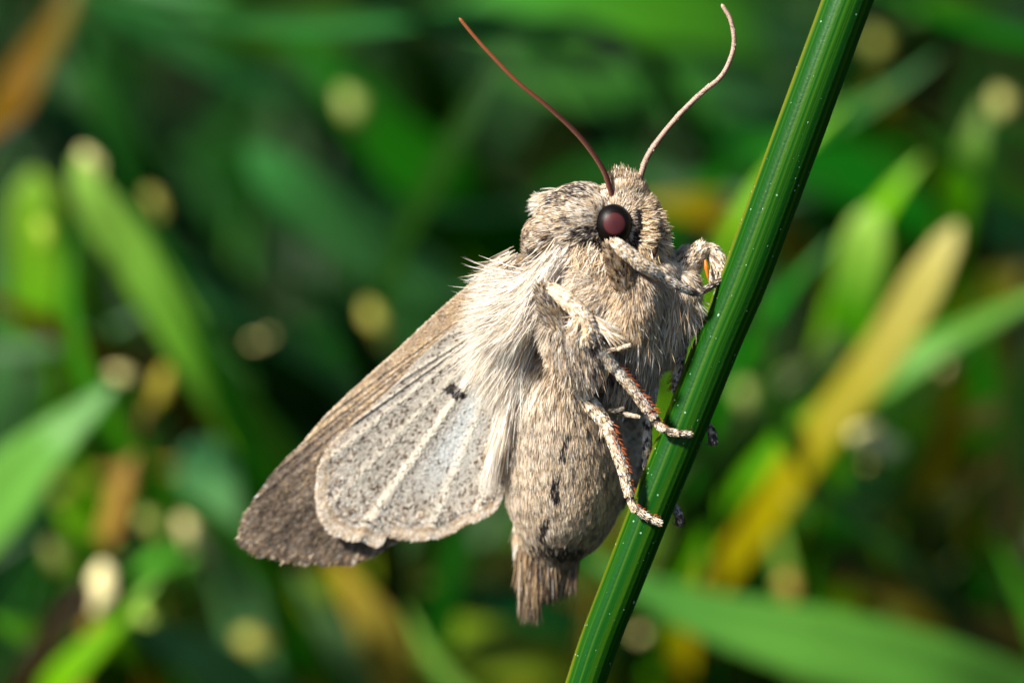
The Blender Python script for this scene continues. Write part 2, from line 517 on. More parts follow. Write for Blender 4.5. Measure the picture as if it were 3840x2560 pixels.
# (name-kind, points [(x, y, depth cm behind focus)], width px, tip colour, root colour, roll, label); last point is the root side
GREENB = 'grass blades behind the moth'
BL = [
 ([(285, 590, 4.7), (340, 720, 4.7), (480, 920, 4.8), (650, 1180, 4.9), (850, 1480, 5.1), (1060, 1740, 5.5), (1250, 1980, 6.2)], 150, (165, 215, 110), (130, 205, 70), 0, 'long bright green blade slanting from a cream straw tip to the folded forewing edge'),
 ([(250, 60, 6.5), (340, 330, 6.5), (480, 560, 6.6), (560, 720, 6.8), (640, 860, 7.2)], 130, (60, 125, 50), (30, 90, 30), .3, 'soft mid green blade beside the ochre dry blade'),
 ([(300, -120, 6.4), (235, 60, 6.4), (130, 240, 6.5), (25, 420, 6.6), (-80, 600, 7)], 140, (120, 105, 50), (125, 90, 0), .2, 'ochre brown dry blade crossing above a black gap'),
 ([(120, 640, 6.0), (135, 760, 6.0), (145, 1000, 6.1), (140, 1240, 6.2), (190, 1420, 6.5), (260, 1560, 7)], 175, (140, 190, 60), (95, 165, 0), .2, 'upright yellow-green blade with a pale blunt tip'),
 ([(430, 1440, 4.4), (330, 1540, 4.4), (180, 1680, 4.4), (20, 1880, 4.6), (-150, 2100, 5.0)], 240, (90, 155, 90), (110, 175, 85), -.2, 'broad light green blade below the upright yellow-green one'),
 ([(930, 560, 6.2), (1060, 680, 6.2), (1250, 850, 6.3), (1480, 1000, 6.5), (1720, 1090, 6.8), (1900, 1150, 7.4)], 170, (50, 130, 70), (80, 150, 90), .2, 'blue-green blade pointing its rounded tip away from the moth shoulder'),
 ([(1040, 90, 7.5), (1250, 300, 7.5), (1480, 540, 7.6), (1750, 780, 7.8), (2000, 980, 8.4)], 230, (20, 110, 0), (30, 125, 0), -.3, 'wide deep green blade behind the longer bare antenna'),
 ([(1700, 60, 7.5), (2000, 55, 7.5), (2400, 60, 7.6), (2800, 120, 7.9), (3100, 260, 8.5)], 240, (60, 140, 60), (70, 145, 30), .5, 'pale green blade lying level behind both antenna tips'),
 ([(1850, 200, 8.2), (1960, 300, 8.2), (2250, 350, 8.3), (2650, 350, 8.5), (2900, 420, 9)], 190, (80, 140, 80), (60, 130, 55), .5, 'dull grey-green blade lying level between the antennae'),
 ([(3590, 840, 4.6), (3520, 980, 4.6), (3370, 1240, 4.7), (3200, 1480, 4.8), (3030, 1700, 4.9), (2860, 1960, 5.2), (2680, 2200, 5.8)], 138, (200, 190, 130), (160, 150, 0), .1, 'yellow dying blade with a cream tip slanting beside the stem'),
 ([(4000, 1060, 5.0), (3800, 1160, 5.0), (3550, 1290, 5.0), (3280, 1430, 5.1), (2980, 1620, 5.3), (2760, 1800, 5.6)], 150, (110, 165, 80), (85, 160, 0), .2, 'fresh green blade crossing over the yellow dying blade'),
 ([(3260, 780, 5.0), (3250, 900, 5.0), (3215, 1100, 5.1), (3190, 1320, 5.3), (3160, 1500, 5.8)], 160, (165, 210, 100), (70, 150, 0), .1, 'upright lime green blade with a bright blunt tip'),
 ([(2200, 2080, 4.6), (2420, 2210, 4.6), (2700, 2320, 4.6), (3100, 2430, 4.6), (3500, 2530, 4.7), (3900, 2680, 5.0)], 240, (75, 145, 75), (95, 160, 70), -.2, 'very broad light green blade passing under the stem foot'),
 ([(590, 2170, 4.4), (500, 2270, 4.4), (380, 2400, 4.5), (220, 2570, 4.7), (60, 2760, 5.2)], 120, (120, 185, 20), (110, 175, 0), .2, 'yellow-green blade leaning against a bleached straw fragment'),
 ([(450, 2290, 5.4), (600, 2390, 5.4), (820, 2510, 5.5), (1050, 2660, 5.8)], 170, (80, 150, 110), (100, 165, 105), .2, 'blue-grey blade at the foot of the yellow-green blades'),
 ([(560, 1480, 4.9), (500, 1680, 4.9), (450, 1850, 4.9), (410, 2020, 5.0), (370, 2200, 5.3), (330, 2400, 5.8)], 105, (110, 75, 25), (200, 160, 90), .2, 'thin brown dead blade turning tan towards its foot'),
 ([(760, 1640, 5.6), (790, 1800, 5.6), (830, 2000, 5.7), (900, 2180, 6.0)], 190, (60, 145, 100), (120, 185, 140), .2, 'short blue-green blade close to the forewing tip'),
 ([(1230, 2060, 5.2), (1330, 2220, 5.2), (1440, 2400, 5.3), (1530, 2600, 5.6)], 150, (175, 145, 30), (190, 170, 80), .2, 'straw yellow blade hanging below the forewing fringe'),
 ([(1090, 2130, 5.5), (1200, 2300, 5.5), (1330, 2480, 5.6), (1450, 2680, 6)], 130, (60, 130, 70), (130, 175, 130), .2, 'grey-green blade running alongside the straw yellow blade'),
 ([(3760, 1640, 5.8), (3640, 1810, 5.8), (3480, 2000, 5.9), (3320, 2160, 6.2)], 150, (160, 120, 0), (70, 90, 0), .1, 'orange-brown dry blade over a black gap'),
 ([(3080, 2060, 5.4), (3300, 2200, 5.4), (3540, 2330, 5.5), (3820, 2480, 5.8)], 140, (90, 80, 30), (95, 90, 20), .1, 'olive brown withered blade lying on the very broad green one'),
 ([(3250, 300, 6.4), (3340, 400, 6.4), (3440, 520, 6.6), (3560, 700, 7.0)], 130, (130, 125, 20), (110, 110, 0), .3, 'small olive yellow blade beside the stem top'),
 ([(2640, 480, 7.6), (2950, 600, 7.6), (3300, 690, 7.7), (3650, 800, 7.9), (4000, 980, 8.5)], 300, (0, 90, 0), (10, 110, 0), .4, 'wide dark green blade passing behind the stem'),
 ([(2400, 760, 6.3), (2520, 770, 6.3), (2700, 800, 6.4), (2860, 850, 6.7)], 125, (150, 140, 0), (160, 140, 0), .3, 'mustard yellow blade between the moth face and the stem'),
 ([(1990, 1980, 6.2), (1800, 2080, 6.2), (1560, 2150, 6.3), (1300, 2180, 6.8)], 150, (60, 150, 0), (120, 140, 0), .3, 'leaf green blade between wing fringe and abdomen'),
 ([(1750, 2240, 6.4), (1950, 2290, 6.4), (2200, 2380, 6.6), (2420, 2520, 7)], 140, (30, 135, 70), (50, 145, 80), .3, 'sea green blade under the abdomen tip'),
 ([(1560, 2420, 6.0), (1800, 2440, 6.0), (2050, 2490, 6.1), (2300, 2600, 6.4)], 190, (110, 150, 0), (125, 150, 40), .3, 'lime green blade low between abdomen tip and stem'),
 ([(700, 1080, 6.6), (850, 1180, 6.6), (1020, 1350, 6.8), (1180, 1520, 7.2)], 180, (25, 80, 40), (15, 80, 30), .3, 'shaded blue-green blade beside the long bright green one'),
 ([(200, 1880, 5.0), (290, 2000, 5.0), (400, 2130, 5.1), (520, 2290, 5.5)], 120, (110, 170, 20), (100, 165, 0), .2, 'short lime blade under the broad light green blade'),
 ([(-60, 2300, 5.0), (90, 2370, 5.0), (260, 2430, 5.1), (420, 2560, 5.5)], 130, (60, 140, 0), (80, 120, 0), .3, 'dark lime blade near the lime blade foot'),
 ([(620, 560, 8.2), (850, 640, 8.2), (1100, 700, 8.4), (1400, 760, 9)], 170, (10, 75, 0), (10, 70, 0), .4, 'dim green blade deep in the shaded turf'),
 ([(690, 60, 8.0), (850, 110, 8.0), (1050, 130, 8.2), (1300, 100, 8.6)], 210, (20, 100, 0), (60, 110, 0), .4, 'dim leaf green blade deep in the turf above the blue-green tip'),
 ([(3380, 60, 7.4), (3550, 20, 7.4), (3750, 60, 7.6), (3950, 140, 8)], 150, (60, 115, 0), (50, 100, 0), .4, 'dim olive green blade high behind the stem top'),
 ([(3700, 360, 6.0), (3640, 600, 6.0), (3600, 760, 6.2), (3580, 940, 6.6)], 150, (110, 140, 60), (70, 140, 0), .2, 'sap green blade under a pale straw fragment'),
 ([(3840, 920, 6.4), (3780, 1060, 6.4), (3700, 1200, 6.6)], 160, (120, 100, 0), (90, 90, 0), .2, 'dull mustard blade above the fresh green crossing blade'),
 ([(2800, 1020, 7.2), (2900, 1120, 7.2), (3000, 1260, 7.3), (3120, 1420, 7.7)], 200, (60, 95, 50), (60, 110, 70), .3, 'dull sage blade just behind the middle of the stem'),
 ([(2780, 1780, 6.6), (2900, 1840, 6.6), (3080, 1870, 6.7), (3240, 1820, 7)], 230, (60, 130, 60), (60, 130, 50), .3, 'mid green blade between the yellow blade and a black gap'),
]
# the same leaf colours as pigments: photo tones are sunlit, leaves reflect less
def pig(c, k=.70):
    v = srgb(*c) * k
    return v * np.array([1, 1, .62]) + np.array([.001, .003, .0])


def root_ext(c, wid):
    """carry a leaf on from its last point down to the soil"""
    d = nrm(c[-1] - c[-2])
    pts = [c[-1]]
    p = c[-1].copy()
    k = 0
    while p[2] > -.1 and k < 60:
        d = nrm(d * .82 + np.array([0, .10, -.30]))
        p = p + d * .35
        pts.append(p.copy())
        k += 1
    return np.array(pts[1:])


for pts, wpx, ct, cr_, rl, lab in BL:
    pts = [(x, y, d * .95) for x, y, d in pts]
    wpx = wpx * 1.22
    pp = np.array([(x, y, -d * PXCM) for x, y, d in pts], float)
    c = W(catmull(pp, 26))
    dep = np.array([d for _, _, d in pts]).mean()
    wcm = wpx / PXCM * (DIST + dep) / DIST
    ext = root_ext(c, wcm)
    call = np.vstack([c, ext]) if len(ext) else c
    n = len(call)
    s = np.linspace(0, 1, n)
    u = np.arange(n) / 25.0
    blunt = 'tip' in lab or 'blunt' in lab
    wid = wcm * np.minimum(1, (.35 if blunt else .06) + np.minimum(1, u / (.22 if blunt else .55)) ** .8) * np.where(u > 1, np.maximum(.55, 1 - .25 * (u - 1)), 1)
    wid[0] *= .4
    mixf = np.clip(u * 2.6, 0, 1)[:, None]
    col = pig(ct) * (1 - mixf) + pig(cr_) * mixf
    face = nrm(VIEW + .9 * sd + rl * np.array([0.2, 0, .4]))
    acc = Acc()
    blade3d(acc, call, wid, col, face)
    base = call[-1].copy()
    o = acc.build('grass_blade', M_GRASS, px=False, flip=False, origin=base)
    tag(o, lab, 'grass blade', GREENB)

# dry bits of cut straw lying on the leaves: pale blurred discs in the picture
ST = [
 (335, 610, 4.9, 70, 120, (225, 220, 175), 60, 'cream straw tip where the long bright green blade ends'),
 (565, 775, 5.6, 75, 130, (160, 155, 80), 80, 'olive straw fragment beside the long bright green blade'),
 (365, 2200, 4.2, 110, 190, (250, 238, 215), 100, 'large bleached white straw fragment among lime blades'),
 (540, 2290, 4.6, 75, 90, (170, 200, 100), 20, 'small pale green leaf fragment beside the bleached white one'),
 (730, 2020, 5.0, 90, 210, (225, 215, 175), 60, 'long cream straw fragment near the short blue-green blade'),
 (960, 2390, 5.6, 100, 150, (165, 160, 80), 10, 'olive yellow straw fragment low under the forewing'),
 (545, 1960, 5.2, 80, 100, (150, 160, 90), 70, 'dull olive straw fragment above the thin brown blade foot'),
 (3290, 1640, 4.8, 120, 210, (225, 220, 185), 15, 'broad whitish straw fragment under the yellow dying blade'),
 (3680, 1540, 5.0, 100, 170, (200, 160, 80), 150, 'tan straw fragment beside the black gap'),
 (2810, 1480, 5.8, 90, 150, (140, 160, 90), 40, 'pale sage straw fragment close behind the stem'),
 (2945, 2200, 5.0, 80, 120, (170, 145, 75), 90, 'tan round straw fragment on the very broad green blade'),
 (3770, 400, 5.4, 95, 150, (170, 170, 110), 60, 'pale khaki straw fragment on the sap green blade'),
 (1330, 410, 6.2, 95, 190, (150, 165, 95), 55, 'khaki straw fragment on the wide deep green blade'),
 (590, 1450, 5.0, 75, 170, (165, 155, 50), 110, 'mustard straw fragment over the thin brown blade'),
 (1400, 1210, 5.6, 70, 170, (170, 165, 80), 70, 'khaki straw fragment above the forewing edge'),
 (220, 2110, 5.2, 75, 190, (110, 120, 50), 60, 'dark olive straw fragment left by the short lime blade'),
 (3300, 180, 6.6, 90, 150, (130, 135, 50), 60, 'olive straw fragment beside the stem top'),
 (2260, 2480, 6.2, 80, 170, (160, 160, 85), 20, 'khaki straw fragment on the lime green blade'),
 (150, 870, 4.4, 70, 100, (170, 200, 70), 90, 'pale lime leaf fragment on the upright yellow-green blade'),
]
for x, y, dep, wpx, lpx, cc, ang, lab in ST:
    dep *= 1.0
    lab = lab.replace(' left by', ' by')
    a = math.radians(ang)
    dx, dy = math.cos(a) * lpx / 2, math.sin(a) * lpx / 2
    pp = np.array([(x - dx, y - dy, -dep * PXCM), (x, y, -dep * PXCM + 60), (x + dx, y + dy, -dep * PXCM - 20)])
    c = W(catmull(pp, 14))
    s = np.linspace(-1, 1, 14)
    wid = wpx / PXCM * (DIST + dep) / DIST * np.sqrt(np.maximum(.06, 1 - np.abs(s) ** 2.5)) * (1 + .12 * np.sin(s * 7 + x))
    acc = Acc()
    blade3d(acc, c, wid, np.tile(pig(cc, .85), (14, 1)), VIEW + np.array([-.5, 0, .8]), fold=-.5)
    o = acc.build('straw_fragment', M_STRAW, px=False, flip=False, origin=c.mean(0))
    tag(o, lab, 'straw', 'bits of dry straw on the lawn')


# thinner leaves crossing between the broad ones
r2 = np.random.default_rng(5)
MARKS = [(1722, 68, 'behind the orange antenna tip'), (2706, 16, 'behind the pale antenna tip'), (3180, 0, 'behind the stem top'), (2300, 500, 'between the two antennae'), (1950, 800, 'behind the moth shoulder'),
         (1500, 1250, 'above the forewing edge'), (950, 2000, 'behind the forewing tip'), (1500, 2200, 'below the wing fringe'), (2000, 2350, 'below the abdomen tip'), (2200, 2560, 'behind the stem foot'),
         (310, 620, 'beside the cream straw tip'), (3500, 1000, 'beside the yellow dying blade'), (130, 200, 'beside the ochre dry blade'), (140, 1000, 'beside the upright yellow-green blade'), (200, 1700, 'beside the broad light green blade'),
         (365, 2200, 'beside the bleached white straw fragment'), (3100, 2430, 'above the very broad light green blade'), (3550, 1900, 'beside the orange-brown dry blade'), (3300, 600, 'beside the small olive yellow blade'), (3770, 400, 'under the pale khaki straw fragment'),
         (3600, 1350, 'under the fresh green crossing blade'), (1000, 300, 'above the blue-green rounded blade'), (800, 1000, 'beside the long bright green blade'), (2780, 800, 'between moth face and stem'), (2900, 1600, 'just behind the middle of the stem')]
KIN = [('lime green', (120, 185, 10), 13), ('deep green', (20, 115, 0), 20), ('fresh green', (70, 150, 20), 14), ('blue-green', (60, 140, 80), 7),
       ('straw yellow', (185, 165, 50), 8), ('pale green', (140, 190, 90), 8), ('rusty brown', (120, 80, 20), 5)]
for cname, cc, cnt in KIN:
    for q in range(cnt):
        x0, y0 = r2.uniform(-200, 4040), r2.uniform(-150, 2500)
        if cname in ('straw yellow', 'rusty brown'):
            y0 = r2.uniform(1000, 2400)
        ang = math.radians(r2.choice([38, 52, 65, 125, 140, 20, 160, 95]) + r2.normal(0, 9))
        ln_ = r2.uniform(650, 1500)
        dep = r2.uniform(4.4, 7.6)
        curv = r2.normal(0, .18)
        pts = []
        for t in np.linspace(0, 1, 6):
            a_ = ang + curv * t * 2
            pts.append((x0 + math.cos(a_) * ln_ * t, y0 + math.sin(a_) * ln_ * t, -(dep + .5 * t * t) * PXCM))
        c = W(catmull(pts, 24))
        c = c[c[:, 2] > .1]
        if len(c) < 8:
            continue
        ext = root_ext(c, 1)
        call = np.vstack([c, ext]) if len(ext) else c
        u = np.arange(len(call)) / 23.0
        wcm = r2.uniform(55, 125) / PXCM * (DIST + dep) / DIST
        wid = wcm * np.minimum(1, .05 + np.minimum(1, u / .5) ** .8) * np.where(u > 1, np.maximum(.5, 1 - .25 * (u - 1)), 1)
        k = .12 + 1.15 * r2.random() ** 1.6
        col = np.tile(pig(cc) * k, (len(call), 1)) * (.8 + .4 * vnoise(call, .8, q))[:, None]
        acc = Acc()
        blade3d(acc, call, wid, col, nrm(VIEW + r2.uniform(.2, 1.0) * sd + r2.normal(0, .35, 3)), fold=r2.uniform(.1, .5))
        o = acc.build('grass_blade', M_GRASS, px=False, flip=False, origin=call[-1])
        mx_, my_ = x0 + math.cos(ang) * ln_ * .4, y0 + math.sin(ang) * ln_ * .4
        near_ = min(MARKS, key=lambda m_: (m_[0] - mx_) ** 2 + (m_[1] - my_) ** 2)[2]
        deg = math.degrees(ang) % 180
        way = 'level' if deg < 28 or deg > 152 else ('upright' if 75 < deg < 105 else 'slanting')
        tag(o, 'thin %s %s grass blade %s' % (way, cname, near_), 'grass blade', 'thin %s blades in the tangle' % cname)
KIS = [('cream', (225, 215, 170), 6), ('khaki', (160, 155, 80), 4)]
for cname, cc, cnt in KIS:
    for q in range(cnt):
        x, y, dep = r2.uniform(0, 3840), r2.uniform(1100, 2560), r2.uniform(4.6, 6.6)
        lpx, wpx, a = r2.uniform(50, 110), r2.uniform(28, 55), r2.uniform(0, 3.14)
        dx, dy = math.cos(a) * lpx / 2, math.sin(a) * lpx / 2
        c = W(catmull([(x - dx, y - dy, -dep * PXCM), (x, y, -dep * PXCM + 25), (x + dx, y + dy, -dep * PXCM - 10)], 10))
        sx = np.linspace(-1, 1, 10)
        wid = wpx / PXCM * 1.25 * np.sqrt(np.maximum(.06, 1 - np.abs(sx) ** 2.5))
        acc = Acc()
        blade3d(acc, c, wid, np.tile(pig(cc, .8), (10, 1)), nrm(VIEW + .8 * sd), fold=-.4)
        o = acc.build('straw_fragment', M_STRAW, px=False, flip=False, origin=c.mean(0))
        tag(o, 'tiny %s straw chip %s' % (cname, min(MARKS, key=lambda m_: (m_[0] - x) ** 2 + (m_[1] - y) ** 2)[2]), 'straw', 'tiny %s straw chips' % cname)


def turf(n, xr, yr, hr, wr=(.14, .30), gain=1.0):
    """the mass of lawn leaves that nobody could count"""
    acc = Acc()
    xs = rng.uniform(*xr, n)
    ys = rng.uniform(*yr, n)
    for k in range(n):
        h = rng.uniform(*hr)
        az = rng.uniform(0, 2 * math.pi)
        lean = rng.uniform(.25, 1.0)
        m_ = 9
        s = np.linspace(0, 1, m_)
        out = np.stack([np.cos(az) * lean * s ** 1.6 * h, np.sin(az) * lean * s ** 1.6 * h, h * (s - .28 * lean * s ** 3)], 1)
        c = np.array([xs[k], ys[k], -.25]) + out
        wid = rng.uniform(*wr) * np.minimum(1, (1 - s) * 3 + .12)
        r = rng.random()
        if r < .90:
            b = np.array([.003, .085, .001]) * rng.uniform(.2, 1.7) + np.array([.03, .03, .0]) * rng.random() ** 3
        elif r < .97:
            b = np.array([.11, .10, .004]) * rng.uniform(.4, 1.3)
        else:
            b = np.array([.12, .08, .02]) * rng.uniform(.4, 1.3)
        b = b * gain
        face = nrm(np.array([-np.cos(az) * .6, -np.sin(az) * .6, 1.0]))
        blade3d(acc, c, wid, np.tile(b, (m_, 1)), face)
    return acc


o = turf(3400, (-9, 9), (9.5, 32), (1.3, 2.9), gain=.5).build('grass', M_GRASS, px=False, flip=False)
tag(o, 'dense mass of blurred lawn grass filling the distance behind the blades', 'grass', kind='stuff')
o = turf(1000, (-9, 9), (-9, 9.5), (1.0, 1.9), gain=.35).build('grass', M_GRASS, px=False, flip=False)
tag(o, 'short lawn grass growing on the soil below the moth', 'grass', kind='stuff')

o = turf(110, (-5, 5), (6.2, 9.5), (2.0, 3.6), (.07, .16), 1.4).build('grass', M_GRASS, px=False, flip=False)
tag(o, 'thin scattered lawn leaves between the broad blades', 'grass', kind='stuff')

# ------------------------------------------------------------------ the stem
SC = np.array([(3330, -380, -60, 103), (3255, -190, -30, 98), (3180, 0, 0, 93), (2995, 500, 10, 92), (2810, 1000, 5, 90), (2690, 1290, 0, 86),
               (2579, 1570, 0, 83), (2431, 1936, 0, 79), (2320, 2220, -10, 76), (2251, 2397, -20, 74.5), (2196, 2560, -30, 73), (2120, 2800, -60, 72)], float)
cs = catmull(SC, 220)
cl = W(cs[:, :3])
rad = cs[:, 3] / PXCM
# down to the soil and up to a tapering tip
dn = [cl[-1]]
d = nrm(cl[-1] - cl[-4])
while dn[-1][2] > -.3:
    d = nrm(d * .95 + np.array([0, 0.0, -.05]))
    dn.append(dn[-1] + d * .12)
dn = np.array(dn[1:])
up = [cl[0]]
d = nrm(cl[0] - cl[3])
for k in range(30):
    up.append(up[-1] + d * .15)
up = np.array(up[1:])[::-1]
cl = np.vstack([up, cl, dn])
rad = np.concatenate([np.linspace(.01, rad[0], len(up) + 1)[:-1] ** .6 * rad[0] ** .4, rad, np.full(len(dn), rad[-1])])
K = 144
acc = Acc()
n = len(cl)
th = np.arange(K) / K * 2 * math.pi
phase = rng.uniform(0, 6.28, 6)
rib = 1 + .0025 * np.sin(th * 23 + .5) + .0015 * np.sin(th * 41 + 2)
# long pale vein lines
thn = np.zeros((n, K))
st = np.repeat(np.stack([np.cos(th) * 2.0, np.sin(th) * 2.0, np.zeros(K)], 1)[None], n, 0)
zz = np.cumsum(np.concatenate([[0], np.linalg.norm(np.diff(cl, axis=0), axis=1)]))
pz = st.copy()
pz[:, :, 2] = zz[:, None] * .35
lines = fnoise(pz.reshape(-1, 3) * np.array([9, 9, 1.]), 1.0, 5).reshape(n, K)
blot = fnoise(pz.reshape(-1, 3) * np.array([1.5, 1.5, 4.]), 1.0, 9).reshape(n, K)
f = (np.clip((lines - .47) * 2.4, 0, .5) * (.35 + .9 * blot))[..., None]
f2 = np.clip((blot - .5) * 3, 0, 1)[..., None]
c0 = np.array([.003, .050, .002])
c1 = np.array([.060, .140, .002])
c2 = np.array([.010, .09, .008])
colr = c0 * (1 - f) + c1 * f
colr = colr * (1 - .35 * f2) + c2 * .35 * f2
# sunlit yellowish edge painted into the colour down the stem's left side
t_, u_, v_ = frames(cl)
ring_dir = np.cos(th)[None, :, None] * u_[:, None, :] + np.sin(th)[None, :, None] * v_[:, None, :]
ylw = np.clip((-(ring_dir @ R_)) * 6 - 4.9 + (blot - .5), 0, 1)[..., None]
colr = colr * (1 - .7 * ylw) + np.array([.20, .20, .01]) * .7 * ylw
ringp = cl[:, None, :] + (rad[:, None] * rib[None, :])[..., None] * ring_dir
i, j = np.meshgrid(np.arange(n - 1), np.arange(K), indexing='ij')
a = (i * K + j).ravel()
b = (i * K + (j + 1) % K).ravel()
acc.add(ringp.reshape(-1, 3), colr.reshape(-1, 3), np.stack([a, b, b + K, a + K], 1))
stem = acc.build('plant_stem', stem_mat(), px=False, flip=False, origin=cl[-1])
tag(stem, 'thick smooth dark green stem that the moth clings to', 'plant stem')
# a few scars and dust grains sitting on the stem skin
acc = Acc()
for k in range(220):
    yy = rng.uniform(300, 2500)
    i0 = len(up) + int(np.clip((yy + 380) / 3180 * 220, 0, 219))
    j0 = rng.integers(0, K)
    p0 = ringp[i0, j0]
    nn = ring_dir[i0, j0]
    r0 = rng.uniform(.0009, .0030) * (2.0 if rng.random() < .08 else 1)
    tt = t_[i0]
    ss = np.cross(nn, tt)
    el = rng.uniform(1, 2.2)
    ang = np.arange(6) / 6 * 2 * math.pi
    rim = p0 + r0 * (np.cos(ang)[:, None] * ss + el * np.sin(ang)[:, None] * tt) - nn * .0005
    V = np.vstack([rim, p0 + nn * r0 * .8])
    acc.add(V, np.array([.28, .42, .32]) * rng.uniform(.4, 1.2), None, [(q, (q + 1) % 6, 6) for q in range(6)])
o = acc.build('dust_grain', M_STRAW, parent=stem, px=False, flip=False, origin=cl[-1])
o['kind'] = 'stuff'

# ------------------------------------------------------------------ the moth: pigments
PAL = np.array([[.86, .80, .71],   # W white
                [.78, .64, .46],   # C cream
                [.70, .50, .24],   # G gold
                [.52, .36, .21],   # T tan
                [.40, .36, .32],   # Y grey
                [.20, .135, .085],  # B brown
                [.035, .027, .026]])  # D near black
MIX = {  #        W   C   G   T   Y   B   D
 'mot':  np.array([.30, .26, .02, .16, .04, .16, .06]),
 'wmot': np.array([.45, .25, .02, .10, .06, .08, .04]),
 'bmot': np.array([.20, .22, .02, .18, .02, .26, .10]),
 'dmot': np.array([.18, .16, .02, .10, .12, .18, .24]),
 'dark': np.array([.04, .08, .02, .08, .08, .22, .48]),
 'wht':  np.array([.80, .16, .00, .02, .02, .00, .00]),
 'wcr':  np.array([.50, .36, .02, .08, .02, .02, .00]),
 'crm':  np.array([.25, .52, .08, .12, .00, .03, .00]),
 'gold': np.array([.10, .38, .34, .10, .00, .06, .02]),
 'tan':  np.array([.14, .34, .12, .26, .00, .12, .02]),
 'tbr':  np.array([.10, .22, .10, .28, .00, .25, .05]),
 'ctn':  np.array([.26, .36, .08, .20, .02, .08, .00]),
 'gry':  np.array([.26, .22, .02, .12, .22, .12, .04]),
 'gdk':  np.array([.18, .14, .02, .12, .20, .22, .12]),
 'abd':  np.array([.28, .48, .08, .12, .01, .03, .00]),
 'abw':  np.array([.42, .36, .04, .10, .04, .04, .00]),
 'abt':  np.array([.12, .40, .16, .23, .01, .07, .01]),
 'legt': np.array([.24, .36, .06, .12, .00, .16, .06]),
 'brn':  np.array([.01, .08, .05, .30, .06, .42, .08]),
 'bdk':  np.array([.00, .06, .02, .18, .04, .42, .28]),
}


def pick(mix, u):
    """mix (N,7) weights, u (N,) in 0..1 -> colours; light pigments at low u, dark at high u"""
    mix = mix / mix.sum(1, keepdims=True)
    cum = np.cumsum(mix, 1)
    k = np.clip((u[:, None] > cum).sum(1), 0, 6)
    return PAL[k] * rng.uniform(.86, 1.12, (len(u), 1))


def clump_u(p, scale, seed, k=.5):
    nz = np.clip((fnoise(p, scale, seed) - .5) * 2.4 + .5, 0, .999)
    r = rng.random(len(p))
    u = np.where(rng.random(len(p)) < k, nz, r)
    return u


# ------------------------------------------------------------------ the moth: body (one continuous surface)
moth = empty('moth', W([(2240, 1500, 0)])[0])
tag(moth, 'furry cream and brown moth clinging head up to the green stem', 'moth')

ELL = [  # centre x, y, w, radii, in-plane rotation (deg)
 (2330, 835, 20, 125, 150, 125, 0),      # head
 (2345, 722, 20, 80, 62, 90, 0),         # crest between the antennae
 (2425, 830, 40, 48, 105, 70, -5),       # face and palps
 (2405, 915, 70, 48, 50, 55, 0),
 (2455, 920, 20, 45, 70, 60, 0),
 (2180, 845, 0, 178, 158, 170, -12),     # hood
 (2060, 885, 20, 92, 92, 120, 0),        # shoulder flap
 (2025, 765, -90, 22, 28, 40, 0),        # dorsal tuft base
 (2260, 1110, -20, 215, 225, 200, 0),    # thorax
 (2430, 1070, -30, 120, 180, 140, 0),
 (2350, 1310, -20, 125, 160, 120, 10),
 (2340, 1430, -30, 50, 70, 55, 0),
 (2372, 1140, 135, 90, 145, 80, 8),      # near front hip
 (2548, 1085, -10, 62, 85, 60, 0),       # far front hip
 (2565, 975, -70, 45, 38, 50, 0),
 (2152, 1285, 140, 92, 142, 82, -18),     # furry near middle thigh
 (2490, 1230, -60, 70, 120, 80, 12),
]
AB = np.array([(2100, 1300, -110, 120), (2100, 1400, -130, 160), (2108, 1520, -150, 192), (2118, 1650, -175, 214), (2120, 1780, -205, 222),
               (2108, 1880, -235, 212), (2092, 1960, -262, 180), (2070, 2030, -288, 134), (2058, 2090, -310, 106), (2045, 2160, -330, 84), (2036, 2215, -345, 56)], float)


def ellipsoid(e, nu=28, nv=16):
    x, y, w, a_, b_, c_, rot = e
    th = np.linspace(0, 2 * math.pi, nu, endpoint=False)
    ph = np.linspace(0, math.pi, nv)[1:-1]
    P_, T_ = np.meshgrid(ph, th, indexing='ij')
    v = np.stack([a_ * np.sin(P_) * np.cos(T_), b_ * np.sin(P_) * np.sin(T_), c_ * np.cos(P_)], -1).reshape(-1, 3)
    v = np.vstack([v, [[0, 0, c_]], [[0, 0, -c_]]])
    r = math.radians(rot)
    R2 = np.array([[math.cos(r), -math.sin(r), 0], [math.sin(r), math.cos(r), 0], [0, 0, 1]])
    v = v @ R2.T + np.array([x, y, w])
    nr = nv - 2
    f = []
    for i in range(nr - 1):
        for j in range(nu):
            f.append((i * nu + j, (i + 1) * nu + j, (i + 1) * nu + (j + 1) % nu, i * nu + (j + 1) % nu))
    for j in range(nu):
        f.append((len(v) - 2, j, (j + 1) % nu))
        f.append((len(v) - 1, (nr - 1) * nu + (j + 1) % nu, (nr - 1) * nu + j))
    return v, f


vv, ff, off = [], [], 0
for e in ELL:
    v, f = ellipsoid(e)
    vv.append(v)
    ff += [tuple(k + off for k in q) for q in f]
    off += len(v)
tmpa = Acc()
ca = catmull(AB, 40)
tube(tmpa, ca[:, :3], ca[:, 3], np.array([.4, .3, .2]), K=32)
tv = tmpa.v[0]
ff += [tuple(int(k) + off for k in q) for q in np.vstack(tmpa.q)[:, ::-1]]
ff += [tuple(int(k) + off for k in q) for q in np.vstack(tmpa.t)[:, ::-1]]
vv.append(tv)
tm = bpy.data.meshes.new('tmp_body')
tm.from_pydata((np.vstack(vv) / 100).tolist(), [], ff)
tm.update()
to = bpy.data.objects.new('tmp_body', tm)
COL.objects.link(to)
md = to.modifiers.new('r', 'REMESH')
md.mode = 'VOXEL'
md.voxel_size = 0.09
ms_ = to.modifiers.new('s', 'SMOOTH')
ms_.factor = .5
ms_.iterations = 12
bpy.context.view_layer.update()
